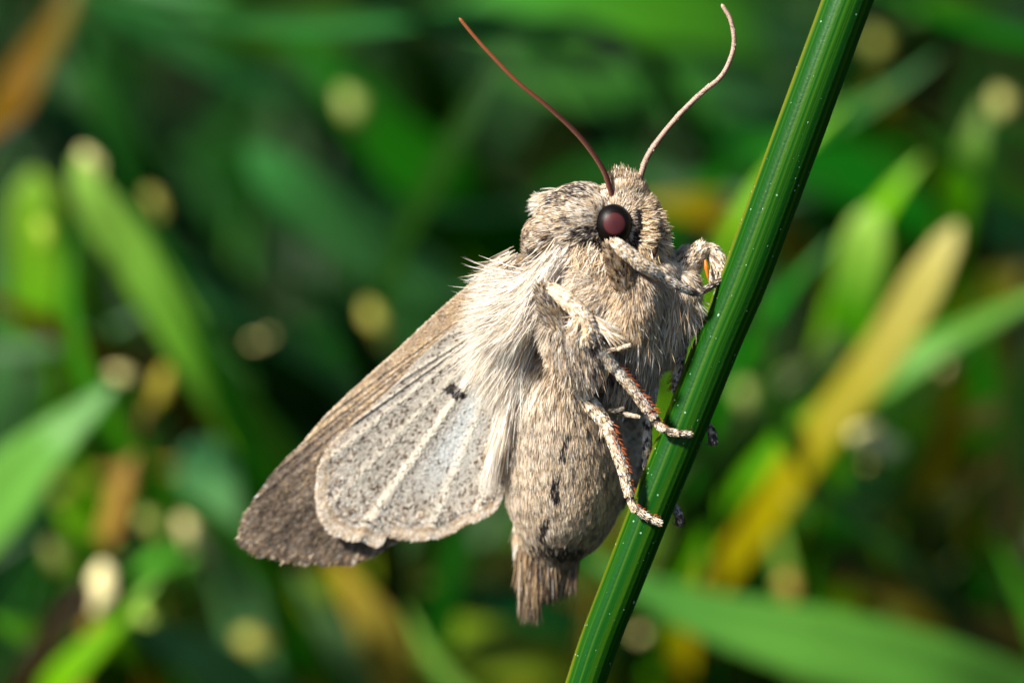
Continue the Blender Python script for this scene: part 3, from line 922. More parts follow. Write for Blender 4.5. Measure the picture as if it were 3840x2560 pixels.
ev = to.evaluated_get(bpy.context.evaluated_depsgraph_get())
bm_ = ev.to_mesh()
nv = len(bm_.vertices)
BV = np.zeros(nv * 3, np.float32)
bm_.vertices.foreach_get('co', BV)
BV = BV.reshape(-1, 3).astype(float) * 100
BN = np.zeros(nv * 3, np.float32)
bm_.vertices.foreach_get('normal', BN)
BN = BN.reshape(-1, 3).astype(float)
polys = [tuple(p.vertices) for p in bm_.polygons]
bm_.calc_loop_triangles()
BT = np.array([tuple(t.vertices) for t in bm_.loop_triangles])
ev.to_mesh_clear()
bpy.data.objects.remove(to)
bpy.data.meshes.remove(tm)
# orient normals outwards (authoring space is left-handed)
cen = BV.mean(0)
if ((BV - cen) * BN).sum(1).mean() < 0:
    BN = -BN
acc = Acc()
bc = PAL[3] * .5 + PAL[5] * .3
acc.add(BV, np.tile(bc, (nv, 1)) * (.7 + .6 * fnoise(BV, 40)[:, None]),
        [p for p in polys if len(p) == 4], [p for p in polys if len(p) == 3])
body = acc.build('body', M_BODY, parent=moth, origin=np.array(moth.location))

# ------------------------------------------------------------------ the moth: coat
G = [  # x, y, angle (0 right, 90 down), lift, length, pigment mix
 (2290, 665, 262, .55, 36, 'wmot'), (2340, 655, 272, .6, 34, 'tan'), (2395, 685, 305, .6, 32, 'tan'), (2445, 735, 325, .6, 34, 'tbr'),
 (2370, 730, 280, .6, 36, 'tan'), (2310, 720, 250, .5, 34, 'wmot'), (2210, 690, 228, .4, 38, 'wmot'), (2125, 715, 205, .4, 42, 'mot'), (2060, 760, 195, .4, 44, 'mot'),
 (1985, 825, 190, .4, 44, 'mot'), (1965, 900, 182, .4, 44, 'bmot'), (2010, 955, 150, .45, 38, 'dmot'), (2060, 950, 150, .4, 42, 'bmot'), (2080, 870, 185, .35, 46, 'bmot'),
 (2130, 800, 192, .35, 46, 'wmot'), (2060, 830, 190, .35, 44, 'mot'), (2200, 780, 200, .35, 42, 'wmot'), (2235, 740, 215, .4, 40, 'wmot'),
 (2215, 830, 182, .35, 42, 'wmot'), (2140, 860, 180, .35, 46, 'wmot'), (2180, 885, 168, .35, 42, 'dmot'), (2235, 900, 140, .4, 34, 'dmot'), (2270, 940, 120, .45, 30, 'dmot'), (2120, 905, 165, .35, 46, 'wmot'),
 (2345, 780, 260, .35, 34, 'crm'), (2375, 775, 320, .35, 34, 'crm'), (2385, 830, 10, .35, 28, 'dmot'), (2375, 900, 80, .4, 30, 'dmot'), (2440, 830, 352, .8, 42, 'gold'), (2470, 790, 340, .7, 38, 'tbr'),
 (2448, 880, 12, .8, 44, 'gold'), (2420, 920, 70, .5, 44, 'gold'), (2480, 890, 20, .6, 42, 'tbr'), (2505, 935, 45, .5, 50, 'wmot'), (2485, 985, 62, .4, 62, 'gry'), (2500, 1045, 72, .35, 62, 'wmot'),
 (2560, 970, 20, .5, 60, 'wht'), (2530, 1000, 60, .4, 60, 'wht'),
 (2090, 945, 130, .3, 85, 'wcr'), (2050, 1000, 122, .3, 115, 'wht'), (1990, 985, 148, .3, 90, 'wmot'), (2010, 1060, 140, .3, 140, 'wht'), (2180, 960, 125, .35, 70, 'crm'), (2235, 985, 110, .4, 62, 'crm'),
 (2130, 1020, 135, .3, 105, 'wht'), (2200, 1045, 150, .3, 85, 'wcr'), (2250, 1060, 135, .35, 72, 'crm'), (2230, 1120, 130, .35, 85, 'wcr'), (2160, 1110, 155, .3, 90, 'wcr'), (2270, 1180, 115, .4, 72, 'wcr'),
 (2080, 1180, 110, .3, 120, 'wht'), (2200, 1180, 120, .3, 80, 'ctn'),
 (2320, 1000, 100, .4, 46, 'tbr'), (2330, 1070, 112, .4, 50, 'bmot'), (2385, 1060, 80, .45, 50, 'bmot'), (2300, 1150, 150, .4, 54, 'ctn'), (2360, 1150, 105, .5, 60, 'gold'), (2430, 1140, 62, .5, 60, 'tan'),
 (2370, 1240, 95, .5, 72, 'tan'), (2440, 1230, 80, .45, 78, 'ctn'), (2310, 1250, 112, .4, 72, 'ctn'), (2440, 1050, 75, .4, 56, 'wmot'),
 (2560, 1070, 92, .6, 58, 'tan'), (2585, 1120, 80, .7, 70, 'ctn'), (2540, 1170, 100, .6, 82, 'ctn'), (2500, 1260, 112, .4, 95, 'gry'), (2460, 1320, 116, .4, 95, 'gry'), (2420, 1400, 112, .4, 95, 'gry'),
 (2350, 1450, 100, .4, 95, 'gry'), (2340, 1350, 105, .4, 90, 'gdk'), (2600, 1150, 65, .7, 80, 'wht'), (2290, 1400, 95, .4, 90, 'gry'),
 (2060, 1150, 88, .35, 80, 'dmot'), (2110, 1200, 75, .35, 95, 'dmot'), (2090, 1290, 82, .5, 75, 'gry'), (2160, 1320, 75, .45, 85, 'gdk'), (2120, 1395, 115, .7, 62, 'ctn'), (2200, 1415, 80, .6, 75, 'gry'),
 (2060, 1310, 120, .7, 62, 'ctn'), (2230, 1340, 80, .5, 85, 'gdk'),
 (1980, 1400, 108, .25, 120, 'wht'), (2040, 1480, 94, .2, 90, 'abw'), (2150, 1500, 90, .2, 85, 'crm'), (2250, 1550, 88, .2, 75, 'ctn'), (1940, 1640, 95, .22, 62, 'abw'), (2040, 1650, 92, .2, 58, 'abw'), (2120, 1700, 90, .2, 58, 'abd'),
 (2250, 1740, 88, .2, 58, 'abt'), (1930, 1850, 92, .25, 56, 'abw'), (2010, 1800, 90, .22, 56, 'abd'), (2100, 1900, 90, .25, 52, 'abd'), (2270, 1860, 96, .25, 52, 'abt'), (1950, 1990, 85, .3, 62, 'abd'), (2060, 2000, 88, .3, 56, 'abd'),
 (2180, 1990, 100, .3, 56, 'abt'), (2000, 2090, 88, .3, 62, 'abt'), (2110, 2080, 95, .3, 62, 'brn'), (2040, 2140, 92, .3, 66, 'brn'),
]
GX = np.array([[g_[0], g_[1]] for g_ in G], float)
GA = np.radians([g_[2] for g_ in G])
GL = np.array([g_[3] for g_ in G])
GN = np.array([g_[4] for g_ in G], float)
GM = np.array([MIX[g_[5]] for g_ in G])


def guide(p, sig=46.):
    d2 = ((p[:, None, :2] - GX[None]) ** 2).sum(-1)
    e = -d2 / (2 * sig * sig)
    e = e - e.max(1, keepdims=True)
    w_ = np.exp(e)
    w_ /= w_.sum(1, keepdims=True)
    f = np.stack([w_ @ np.cos(GA), w_ @ np.sin(GA), np.zeros(len(p))], 1)
    return nrm(f), w_ @ GL, w_ @ GN, w_ @ GM


def seg_dist(p, poly):
    best = np.full(len(p), 1e9)
    poly = np.asarray(poly, float)
    for a_, b_ in zip(poly[:-1], poly[1:]):
        ab = b_ - a_
        t = np.clip(((p[:, :2] - a_) @ ab) / ab.dot(ab), 0, 1)
        best = np.minimum(best, np.linalg.norm(p[:, :2] - a_ - t[:, None] * ab, axis=1))
    return best


DARKS = [  # dark pigment marks and the fringe gap's painted shade on the coat: polyline, half width, strength
 ([(2055, 745), (2110, 715), (2185, 700)], 13, .65), ([(2085, 775), (2130, 740), (2200, 725)], 8, .4), ([(2150, 870), (2225, 862)], 12, .7), ([(2190, 915), (2250, 900), (2290, 950)], 16, .55),
 ([(2000, 945), (2030, 960)], 16, .7), ([(2396, 800), (2400, 860), (2382, 912)], 17, .92), ([(2455, 775), (2480, 820)], 7, .5),
 ([(2130, 1645), (2120, 1680), (2108, 1735)], 9, .8), ([(2086, 1815), (2076, 1835), (2080, 1880)], 15, .85), ([(2046, 1960), (2038, 1990), (2034, 2030)], 14, .85),
 ([(2155, 1560), (2155, 1585)], 9, .6), ([(2220, 1640), (2260, 1660)], 14, .35), ([(1985, 2090), (2040, 2075), (2120, 2090), (2170, 2080)], 20, .75), ([(1960, 1420), (1925, 1560)], 10, .5),
 ([(2310, 1010), (2345, 1060)], 20, .25), ([(2260, 1430), (2330, 1400)], 22, .4),
]


def sample_body(n):
    tri = BV[BT]
    ar = np.linalg.norm(np.cross(tri[:, 1] - tri[:, 0], tri[:, 2] - tri[:, 0]), axis=1)
    k = rng.choice(len(BT), n, p=ar / ar.sum())
    r1, r2 = np.sqrt(rng.random(n)), rng.random(n)
    b = np.stack([1 - r1, r1 * (1 - r2), r1 * r2], 1)[..., None]
    p = (tri[k] * b).sum(1)
    nn = nrm((BN[BT[k]] * b).sum(1))
    return p, nn


EYE = np.array([2301, 842, 140.])
EYER = np.array([69, 77, 54.])


def coat(n, wscale=1.0, lscale=1.0, liftk=1.0):
    p, nn = sample_body(n)
    keep = (nn[:, 2] > -.35) | (rng.random(n) < .15)
    de = np.sqrt((((p - EYE) / EYER) ** 2).sum(1))
    de2 = np.sqrt((((p - EYE)[:, :2] / EYER[:2]) ** 2).sum(1))
    keep &= ~(((de2 < .84) & (p[:, 2] > 0)))
    p, nn = p[keep], nn[keep]
    f, lift, ln, mix = guide(p)
    dome = (p[:, 1] < 960) & (p[:, 0] < 2300)
    lift = np.where(dome, lift * .85, lift)
    ln = np.where(dome, ln * .85, ln)
    # near the eye the hairs point away from it
    ev_ = p - EYE
    ev_[:, 2] = 0
    de2 = np.sqrt((((p - EYE)[:, :2] / EYER[:2]) ** 2).sum(1))
    kk = (np.clip(1.7 - de2, 0, .7) / .7)[:, None] * (p[:, 2:3] > 0)
    f = nrm(f * (1 - kk) + nrm(ev_) * kk)
    ln = ln * (1 - .25 * kk[:, 0])
    lift = lift + .22 * kk[:, 0]
    ft = nrm(f - nn * (f * nn).sum(1, keepdims=True) + 1e-6)
    clump = np.stack([vnoise(p, 26, 31) - .5, vnoise(p, 26, 32) - .5, vnoise(p, 26, 33) - .5], 1)
    d = ft + nn * (lift * liftk)[:, None] + rng.normal(0, .10, p.shape) + clump * (.18 + .5 * np.clip((ln - 40) / 60, 0, 1))[:, None]
    L = ln * rng.uniform(.55, 1.05, len(p)) * lscale
    pm = p + nrm(d) * (L * .7)[:, None]
    u = np.clip(clump_u(pm, 15, 3, .6) + np.where(dome, .10, .05), 0, .999)
    dk = np.zeros(len(p))
    for poly, hw, sg in DARKS:
        dd = seg_dist(pm, poly) + (vnoise(pm, 14, 8) - .5) * hw * 1.5
        dk = np.maximum(dk, sg * np.clip((hw * 1.4 - dd) / (hw * .6), 0, 1))
    col = pick(mix, u)
    mean = (mix / mix.sum(1, keepdims=True)) @ PAL
    sm = np.where((p[:, 1] > 1480) & (p[:, 2] < 60), .42, np.where(dome, .08, .2))[:, None]
    col = col * (1 - sm) + mean * sm * (.75 + .5 * fnoise(pm, 60, 15))[:, None]
    isd = (rng.random(len(p)) < dk) & (p[:, 2] > -330) & (nn[:, 2] > -.3)
    col[isd] = PAL[6] * rng.uniform(.6, 1.6, (isd.sum(), 1))
    bend = -nn * .12 + ft * .1 + np.array([0, .08, 0])
    wdt = rng.uniform(2.2, 3.9, len(p)) * wscale
    ab = (p[:, 1] > 1480) & (p[:, 2] < 60)
    wdt[ab] *= .8
    L[ab] *= .72
    # faint darker bands where the abdomen rings meet
    bandy = p[:, 1] + .10 * (p[:, 0] - 2100) + .0006 * (p[:, 0] - 2110) ** 2
    ring = np.exp(-(((bandy - 1500) % 105 - 90) / 14.) ** 2) * ab * (p[:, 1] > 1560)
    kd = (rng.random(len(p)) < ring * .35)
    col[kd] *= .45
    spk = ab & (fnoise(pm * np.array([1, .55, 1]), 13, 71) > .60 - .05 * np.clip((p[:, 1] - 1600) / 400, 0, 1)) & (rng.random(len(p)) < .75)
    col[spk] *= .58
    return p, d, nn, L, wdt, col, bend


acc_t, acc_a, acc_h = Acc(), Acc(), Acc()
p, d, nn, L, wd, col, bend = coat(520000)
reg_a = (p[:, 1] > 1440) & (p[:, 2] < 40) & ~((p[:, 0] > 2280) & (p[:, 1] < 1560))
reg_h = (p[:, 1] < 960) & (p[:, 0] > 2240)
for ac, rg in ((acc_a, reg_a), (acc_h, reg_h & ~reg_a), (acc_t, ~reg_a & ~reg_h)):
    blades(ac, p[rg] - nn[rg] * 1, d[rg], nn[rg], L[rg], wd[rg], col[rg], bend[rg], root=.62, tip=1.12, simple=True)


def tuft(ac, roots, rr, ang, spread, length, n, mix, width=4.5, droop=.1, wdir=0.0, wave=.12, curl=0.0):
    """loose hairs: roots along a polyline [(x,y,w)...], rr root scatter, ang degrees"""
    roots = np.asarray(roots, float)
    p = catmull(roots, 80)[rng.integers(0, 80, n)] + rng.normal(0, rr, (n, 3))
    cl_ = (vnoise(p, 30, 77) - .5) * 2
    a_ = np.radians(ang + spread * (rng.normal(0, .5, n) + cl_ * .9))
    d = np.stack([np.cos(a_), np.sin(a_), wdir + rng.normal(0, .12, n)], 1)
    L = length * rng.uniform(.45, 1.15, n)
    col = pick(np.tile(MIX[mix], (n, 1)), rng.random(n))
    perp = np.stack([-np.sin(a_), np.cos(a_), 0 * a_], 1)
    bend = np.array([0, droop, 0]) + perp * (curl + rng.normal(0, wave, n))[:, None] + np.array([0, 0, -.05])
    nn = np.tile([0, 0, 1.], (n, 1)) + rng.normal(0, .3, (n, 3))
    blades(ac, p, d, nrm(nn), L, rng.uniform(.6, 1.2, n) * width, col, bend, roll=.35, root=.92, tip=1.04, shape=(.9, 1, .6))


# long white hairs of the shoulder and wing base
tuft(acc_t, [(2120, 935, 125), (2060, 1000, 130), (2030, 1090, 125)], 20, 128, 13, 190, 2600, 'wht', 3.6, .02)
tuft(acc_t, [(2035, 1050, 105), (2000, 1110, 105), (2020, 1170, 110)], 18, 156, 15, 270, 2000, 'wht', 3.4, .06, -.1)
tuft(acc_t, [(2035, 1100, 110), (2025, 1170, 110)], 16, 138, 14, 230, 1300, 'wht', 3.4, .05)
tuft(acc_t, [(1990, 1030, 80), (1960, 1080, 70)], 20, 172, 15, 220, 160, 'wht', 3.2, -.02, -.1)
tuft(acc_t, [(1960, 1060, 40), (1900, 1010, 0), (1930, 970, 0)], 16, 148, 12, 150, 1100, 'wmot', 3.8, 0, -.2)
tuft(acc_t, [(1990, 1150, 20), (1930, 1180, -10)], 30, 122, 12, 290, 2000, 'wht', 3.8, .05, -.18)
tuft(acc_t, [(2000, 1200, -10), (1965, 1310, -40)], 24, 114, 11, 270, 1900, 'wht', 3.8, .05, -.15)
tuft(acc_t, [(1940, 1230, -20), (1890, 1280, -50)], 24, 118, 10, 230, 1100, 'wht', 3.8, .03, -.15)
# the long fringe hanging beside the abdomen
tuft(acc_t, [(1955, 1330, -40), (1925, 1430, -60), (1895, 1540, -80)], 11, 103, 4, 300, 2600, 'wht', 4.2, .0, -.12, .03)
tuft(acc_t, [(1965, 1360, -60), (1925, 1520, -95)], 7, 102, 3, 280, 700, 'crm', 4.2, .0, -.12, .03)
# soft cream ruff below the eye and throat
tuft(acc_t, [(2160, 960, 150), (2230, 950, 160), (2270, 1000, 160)], 16, 110, 30, 60, 900, 'crm', 3.6, 0, .2, .3)
tuft(acc_t, [(2190, 1010, 150), (2230, 1080, 165), (2230, 1150, 165)], 20, 150, 30, 80, 900, 'wcr', 3.4, .1, .2, .3)
# white dorsal tuft behind the hood
tuft(acc_t, [(2062, 735, -60), (2050, 760, -60), (2045, 780, -60)], 8, 176, 10, 62, 320, 'wht', 5, .1, -.1, .2)
tuft(acc_t, [(2085, 722, -50), (2075, 730, -50)], 5, 186, 7, 66, 40, 'crm', 5.5, .25, 0, .1)
# throat and breast tufts by the stem
tuft(acc_t, [(2570, 1120, 20), (2590, 1170, -10)], 18, 62, 26, 95, 360, 'wcr', 3.6, .1, .1)
tuft(acc_t, [(2540, 1130, 50), (2500, 1220, 30)], 26, 96, 16, 105, 800, 'ctn', 4, .1, .2)
tuft(acc_t, [(2380, 1260, 120), (2450, 1250, 90)], 22, 88, 16, 100, 500, 'ctn', 4, .1, .15)
tuft(acc_t, [(2300, 1420, 50), (2350, 1430, 40), (2420, 1420, 10)], 22, 98, 14, 100, 600, 'gry', 4, .05, .05)
tuft(acc_t, [(2420, 1180, 130), (2330, 1220, 130)], 40, 70, 40, 62, 60, 'wht', 4.0, .1, .5)
# thigh: streaked side and pale brushed lower edge
tuft(acc_t, [(2050, 1250, 130), (2075, 1350, 140), (2150, 1415, 140), (2215, 1420, 130)], 10, 108, 22, 52, 800, 'ctn', 3.8, .02, .3)
tuft(acc_t, [(2100, 1300, 190), (2180, 1360, 190), (2230, 1390, 170)], 24, 84, 16, 70, 800, 'gry', 3.8, .02, .1)
tuft(acc_t, [(2060, 1130, 185), (2090, 1200, 205), (2120, 1260, 215)], 14, 76, 9, 90, 700, 'dmot', 3.8, .02, .05, .05)
# palps and face brush
tuft(acc_h, [(2410, 800, 110), (2420, 860, 118), (2410, 920, 118)], 10, 355, 22, 46, 620, 'gold', 3.8, .05, .35)
tuft(acc_h, [(2460, 800, 70), (2478, 860, 70), (2480, 910, 60)], 9, 355, 26, 36, 420, 'tbr', 3.8, .05, .3)
tuft(acc_h, [(2420, 930, 110), (2445, 960, 90)], 9, 80, 22, 52, 300, 'gold', 3.8, .05, .2)
tuft(acc_h, [(2290, 672, 60), (2340, 662, 60), (2385, 690, 60)], 12, 274, 20, 26, 700, 'tan', 3.4, .05, .15)
# abdomen end: two brown brushes, the gap's shade painted in as near-black hairs
tuft(acc_a, [(1965, 2060, -240), (2010, 2080, -225), (2060, 2085, -225)], 11, 93, 3, 150, 2600, 'brn', 3.6, .02, -.1, .08)
tuft(acc_a, [(1965, 2090, -235), (2010, 2110, -235)], 9, 91, 4, 215, 1100, 'bdk', 4.0, .0, -.1, .05)
tuft(acc_a, [(2070, 2080, -290), (2120, 2080, -300)], 12, 92, 6, 150, 900, 'dark', 4.0, .02, -.1, .06)
tuft(acc_a, [(2130, 2050, -270), (2160, 2070, -270)], 7, 97, 4, 150, 800, 'brn', 4.0, .02, -.1, .05)
tuft(acc_a, [(1940, 1960, -240), (1955, 2060, -250)], 8, 100, 10, 60, 400, 'abw', 4, .02, -.1, .06)
tuft(acc_a, [(2060, 2110, -250), (2065, 2150, -255)], 8, 60, 16, 40, 160, 'tan', 5, .02, .1, .06)

fh = acc_h.build('head_fur', M_FUR, parent=body, origin=np.array(moth.location))
ft_ = acc_t.build('thorax_fur', M_FUR, parent=body, origin=np.array(moth.location))
fa = acc_a.build('abdomen_fur', M_FUR, parent=body, origin=np.array(moth.location))
for o in (fh, ft_, fa):
    o['kind'] = 'stuff'
fh['label'] = 'short cream and gold fur on the head'
ft_['label'] = 'long white and tan fur on the thorax'
fa['label'] = 'flat tan fur with black dashes on the abdomen'

# eye
acc = Acc()
v, f = ellipsoid((*EYE, *EYER, 0), 56, 36)
acc.add(v, np.array([.02, .01, .01]), [q for q in f if len(q) == 4], [q for q in f if len(q) == 3])
MO = np.array(moth.location)
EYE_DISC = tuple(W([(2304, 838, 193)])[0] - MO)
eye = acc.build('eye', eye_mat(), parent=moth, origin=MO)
# keep the lens facing outwards
eye['label'] = 'dark round eye with a dull red reflection painted in its centre'
# far eye, on the other side of the head
acc = Acc()
v, f = ellipsoid((2372, 838, -70, 58, 66, 55, 0), 40, 24)
acc.add(v, np.array([.02, .01, .01]), [q for q in f if len(q) == 4], [q for q in f if len(q) == 3])
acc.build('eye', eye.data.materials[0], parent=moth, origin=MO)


# antennae: ringed tubes
def antenna(pts, r0, r1, base, tipc, pale, side, K=12):
    c = catmull(pts, 560)
    s = np.linspace(0, 1, 560)
    nring = 105
    ph = (s * nring) % 1.0
    r = (r0 + (r1 - r0) * s ** 1.1) * (1 + .10 * np.abs(np.sin(ph * math.pi)) - .05)
    r[-6:] *= np.linspace(.95, .35, 6)
    base, tipc, pale = map(np.asarray, (base, tipc, pale))
    k = np.clip((s - .45) / .55, 0, 1)[:, None]
    cc = base * (1 - k) + tipc * k
    th = np.arange(K) / K * 2 * math.pi
    t, u, v = frames(c)
    rd = np.cos(th)[None, :, None] * u[:, None] + np.sin(th)[None, :, None] * v[:, None]
    sd_ = np.clip((rd @ np.asarray(side)) * 1.6 - .1, 0, 1)
    ringm = (ph < .62)[:, None] * 1.0
    f = (sd_ * (.45 + .55 * ringm))[..., None]
    col = cc[:, None, :] * (1 - f) + pale * f
    col = col * (1 - .25 * (np.abs(ph - .9) < .12))[:, None, None]
    ac = Acc()
    tube(ac, c, r, col, K)
    o = ac.build('antenna', M_ANT, parent=moth, origin=MO)
    ac2 = Acc()
    # scale bristles along the pale side
    n = 700 if pale[0] > .5 else 90
    i0 = rng.integers(8, 540, n)
    th_ = rng.uniform(0, 2 * math.pi, n)
    dd = np.cos(th_)[:, None] * u[i0] + np.sin(th_)[:, None] * v[i0]
    kp = (dd @ np.asarray(side)) > .1
    i0, dd = i0[kp], dd[kp]
    blades(ac2, c[i0] + dd * r[i0][:, None] * .95, t[i0] + dd * .35, dd, rng.uniform(5, 9, len(i0)), 3.0, np.tile(pale, (len(i0), 1)) * rng.uniform(.7, 1.2, (len(i0), 1)))
    o2 = ac2.build('antenna_scale', M_LEG, parent=o, origin=MO)
    o2['kind'] = 'stuff'
    return o


k_ = 1.6327
a1 = [(2300, 770, 95), (2296, 735, 105), (2288, 708, 108), (2266, 645, 108), (2220, 571, 104), (2155, 493, 98), (2060, 405, 92), (1943, 310, 86), (1846, 212, 84), (1780, 139, 84), (1722, 68, 84)]
o = antenna(a1, 11, 6.5, (.050, .010, .006), (.30, .080, .022), (.22, .11, .06), (-.45, .9, -.1))
o['label'] = 'dark red-brown antenna with an orange tip'
a2 = [(2388, 720, 30), (2396, 680, 40), (2400, 669, 42), (2424, 596, 50), (2472, 522, 56), (2547, 432, 62), (2629, 351, 66), (2700, 292, 70), (2735, 232, 74), (2753, 160, 76), (2740, 76, 78), (2706, 16, 78)]
o = antenna(a2, 11.5, 8.0, (.13, .05, .035), (.36, .21, .14), (.56, .40, .31), (-.5, -.1, .7))
o['label'] = 'pale pinkish tan ringed antenna'

# proboscis
acc = Acc()
c = catmull([(2450, 872, 110), (2461, 900, 112), (2459, 930, 112), (2444, 960, 108), (2432, 968, 98)], 40)
tube(acc, c, np.interp(np.linspace(0, 1, 40), [0, .4, .8, 1], [5, 9, 13, 8]), np.array([.10, .045, .022]), 12)
acc.build('proboscis', M_ANT, parent=moth, origin=MO)


# ------------------------------------------------------------------ the moth: legs
def scaly(ac, pts, mixn, n, rings=(), step=18, K=18, nlen=22, width=6.0, lift=.16, seed=0, dots=False, dark_side=None):
    """leg joint: tapered tube under a coat of flat scales; rings = dark bands along it (0..1)"""
    pts = np.asarray(pts, float)
    M_ = 60
    c4 = catmull(pts, M_)
    c, r = c4[:, :3], c4[:, 3]
    n = int(n * 1.7)
    width = width * .72
    t, u, v = tube(ac, c, r * .9, PAL[3] * .7, K)
    s = rng.random(n)
    fi = s * (M_ - 1)
    i0 = np.minimum(fi.astype(int), M_ - 2)
    fr = (fi - i0)[:, None]
    cc = c[i0] * (1 - fr) + c[i0 + 1] * fr
    rr = (r[i0] * (1 - fr[:, 0]) + r[i0 + 1] * fr[:, 0])
    th = rng.uniform(0, 2 * math.pi, n)
    dd = np.cos(th)[:, None] * u[i0] + np.sin(th)[:, None] * v[i0]
    p = cc + dd * (rr * .9)[:, None]
    uu = clump_u(p, 13, 40 + seed, .6)
    col = pick(np.tile(MIX[mixn], (n, 1)), uu)
    for r0, hw in rings:
        k = (np.abs(s - r0 + rng.normal(0, .012, n)) < hw) & (rng.random(n) < .85)
        col[k] = (PAL[6] * .5 + PAL[5] * .5) * rng.uniform(.5, 1.5, (k.sum(), 1))
    if dots:
        q = fnoise(p, 11, 90 + seed) > .60
        col[q] = PAL[6] * 1.3
    d = t[i0] + dd * lift + rng.normal(0, .07, (n, 3))
    kk = (1 - np.clip((s - .96) / .04, 0, .5))
    blades(ac, p, d, dd, rng.uniform(.7, 1.2, n) * nlen * kk, rng.uniform(.7, 1.25, n) * width, col, roll=.35, root=.85, tip=1.1, shape=(.8, 1, .85))
    return c, t, u, v, r


def spines(ac, path, off_dir, n, length, width, rad_):
    c = catmull(path, 80)
    t = nrm(np.gradient(c, axis=0))
    off_dir = np.asarray(off_dir, float)
    i0 = np.clip(np.linspace(3, 76, n) + rng.normal(0, .8, n), 0, 79).astype(int)
    dirv = nrm(off_dir - t[i0] * (t[i0] @ off_dir)[:, None])
    p = c[i0] + dirv * rad_ * .8 + rng.normal(0, 1.5, (n, 3))
    d = nrm(dirv * rng.uniform(.55, .9, n)[:, None] + t[i0] * .75 + rng.normal(0, .1, (n, 3)))
    col = np.array([.55, .12, .035]) * rng.uniform(.7, 1.25, (n, 1))
    L = length * rng.uniform(.75, 1.2, n)
    for k in range(n):
        cc = np.array([p[k], p[k] + d[k] * L[k] * .5, p[k] + d[k] * L[k] + t[i0[k]] * 2])
        tube(ac, catmull(cc, 5), np.array([1, .9, .75, .5, .12]) * width * .38, col[k], 6)


def spur(parent, a_, b_, w0, dark=.4):
    ac = Acc()
    c = catmull([a_, (np.array(a_) + np.array(b_)) / 2 + np.array([0, 3, 4]), b_], 20)
    s = np.linspace(0, 1, 20)
    r = w0 * np.array([np.interp(x, [0, .3, .75, 1], [.8, 1, .8, .15]) for x in s])
    tube(ac, c, r, np.where(s[:, None] < .45, PAL[5] * .6, PAL[1]), 10)
    t, u, v = frames(c)
    n = 260
    i0 = rng.integers(0, 17, n)
    th = rng.uniform(0, 6.283, n)
    dd = np.cos(th)[:, None] * u[i0] + np.sin(th)[:, None] * v[i0]
    col = np.where((s[i0] < dark)[:, None] & (rng.random(n) < .7)[:, None], PAL[5] * .5, PAL[1]) * rng.uniform(.7, 1.2, (n, 1))
    blades(ac, c[i0] + dd * r[i0][:, None] * .9, t[i0] + dd * .15, dd, 14, 4.5, col)
    return ac.build('spur', M_LEG, parent=parent, origin=MO)


def leg(label):
    e = bpy.data.objects.new('leg', None)
    e.empty_display_size = .1
    COL.objects.link(e)
    e.parent = moth
    e['label'] = label
    return e


def joint(lg, name, pts, mixn, n, fur=None, **kw):
    ac = Acc()
    info = scaly(ac, pts, mixn, n, **kw)
    if fur:
        for fargs in fur:
            tuft(ac, *fargs)
    return ac.build(name, M_LEG, parent=lg, origin=MO), info


def claw(lg, a_, b_, c_):
    ac = Acc()
    tube(ac, catmull([a_, b_, c_], 14), np.linspace(3.2, .7, 14), np.array([.05, .02, .012]), 8)
    ac.build('claw', M_SPINE, parent=lg, origin=MO)


# near front leg: knee under the eye, foot on the stem
lg = leg('front leg raised below the eye')
joint(lg, 'femur', [(2352, 1110, 165, 44), (2330, 1040, 195, 42), (2306, 970, 225, 34), (2290, 918, 240, 22)], 'tbr', 1500, nlen=30, lift=.35)
joint(lg, 'tibia', [(2288, 908, 250, 18), (2310, 918, 256, 27), (2350, 948, 250, 30), (2405, 990, 232, 28), (2440, 1012, 215, 24), (2466, 1032, 196, 17)], 'legt', 2400, rings=((.0, .05),), nlen=20, lift=.12)
joint(lg, 'tarsus', [(2462, 1026, 198, 14), (2500, 1048, 182, 17), (2545, 1072, 160, 18), (2575, 1086, 140, 16), (2605, 1096, 112, 13), (2632, 1092, 92, 12), (2660, 1076, 66, 12), (2690, 1058, 40, 11), (2702, 1050, 26, 8)],
      'gry', 1500, rings=((.5, .05), (.68, .05), (.80, .06), (.9, .04)), nlen=17, width=5, lift=.1)
claw(lg, (2690, 1062, 40), (2706, 1072, 38), (2708, 1082, 34))
ac = Acc()
spines(ac, [(2650, 1082, 80), (2700, 1050, 30)], (.3, 1, .2), 7, 16, 7, 10)
ac.build('spine', M_SPINE, parent=lg, origin=MO)['kind'] = 'stuff'

# far front leg: bent over beside the stem
lg = leg('front leg bent sharply beside the stem with an orange blade')
joint(lg, 'femur', [(2510, 1075, -20, 50), (2560, 1010, -18, 44), (2606, 958, -14, 34), (2642, 926, -10, 22)], 'mot', 2000, nlen=26, lift=.3)
joint(lg, 'tibia', [(2640, 922, -12, 17), (2664, 936, -14, 26), (2690, 975, -20, 36), (2698, 1015, -26, 36), (2690, 1062, -36, 24)], 'mot', 1900, nlen=24, lift=.25)
joint(lg, 'tarsus', [(2690, 1055, -40, 15), (2730, 1090, -110, 14), (2800, 1120, -112, 13), (2838, 1130, -60, 12), (2846, 1118, -20, 9)], 'gry', 700, nlen=16, width=5)
ac = Acc()
c = catmull([(2645, 975, 18), (2650, 1010, 22), (2657, 1052, 16)], 20)
tube(ac, c, np.interp(np.linspace(0, 1, 20), [0, .35, .8, 1], [4, 8.5, 5, .8]), np.array([.85, .22, .02]), 10)
ac.build('epiphysis', M_SPINE, parent=lg, origin=MO)['label'] = 'glossy orange comb on the shin'

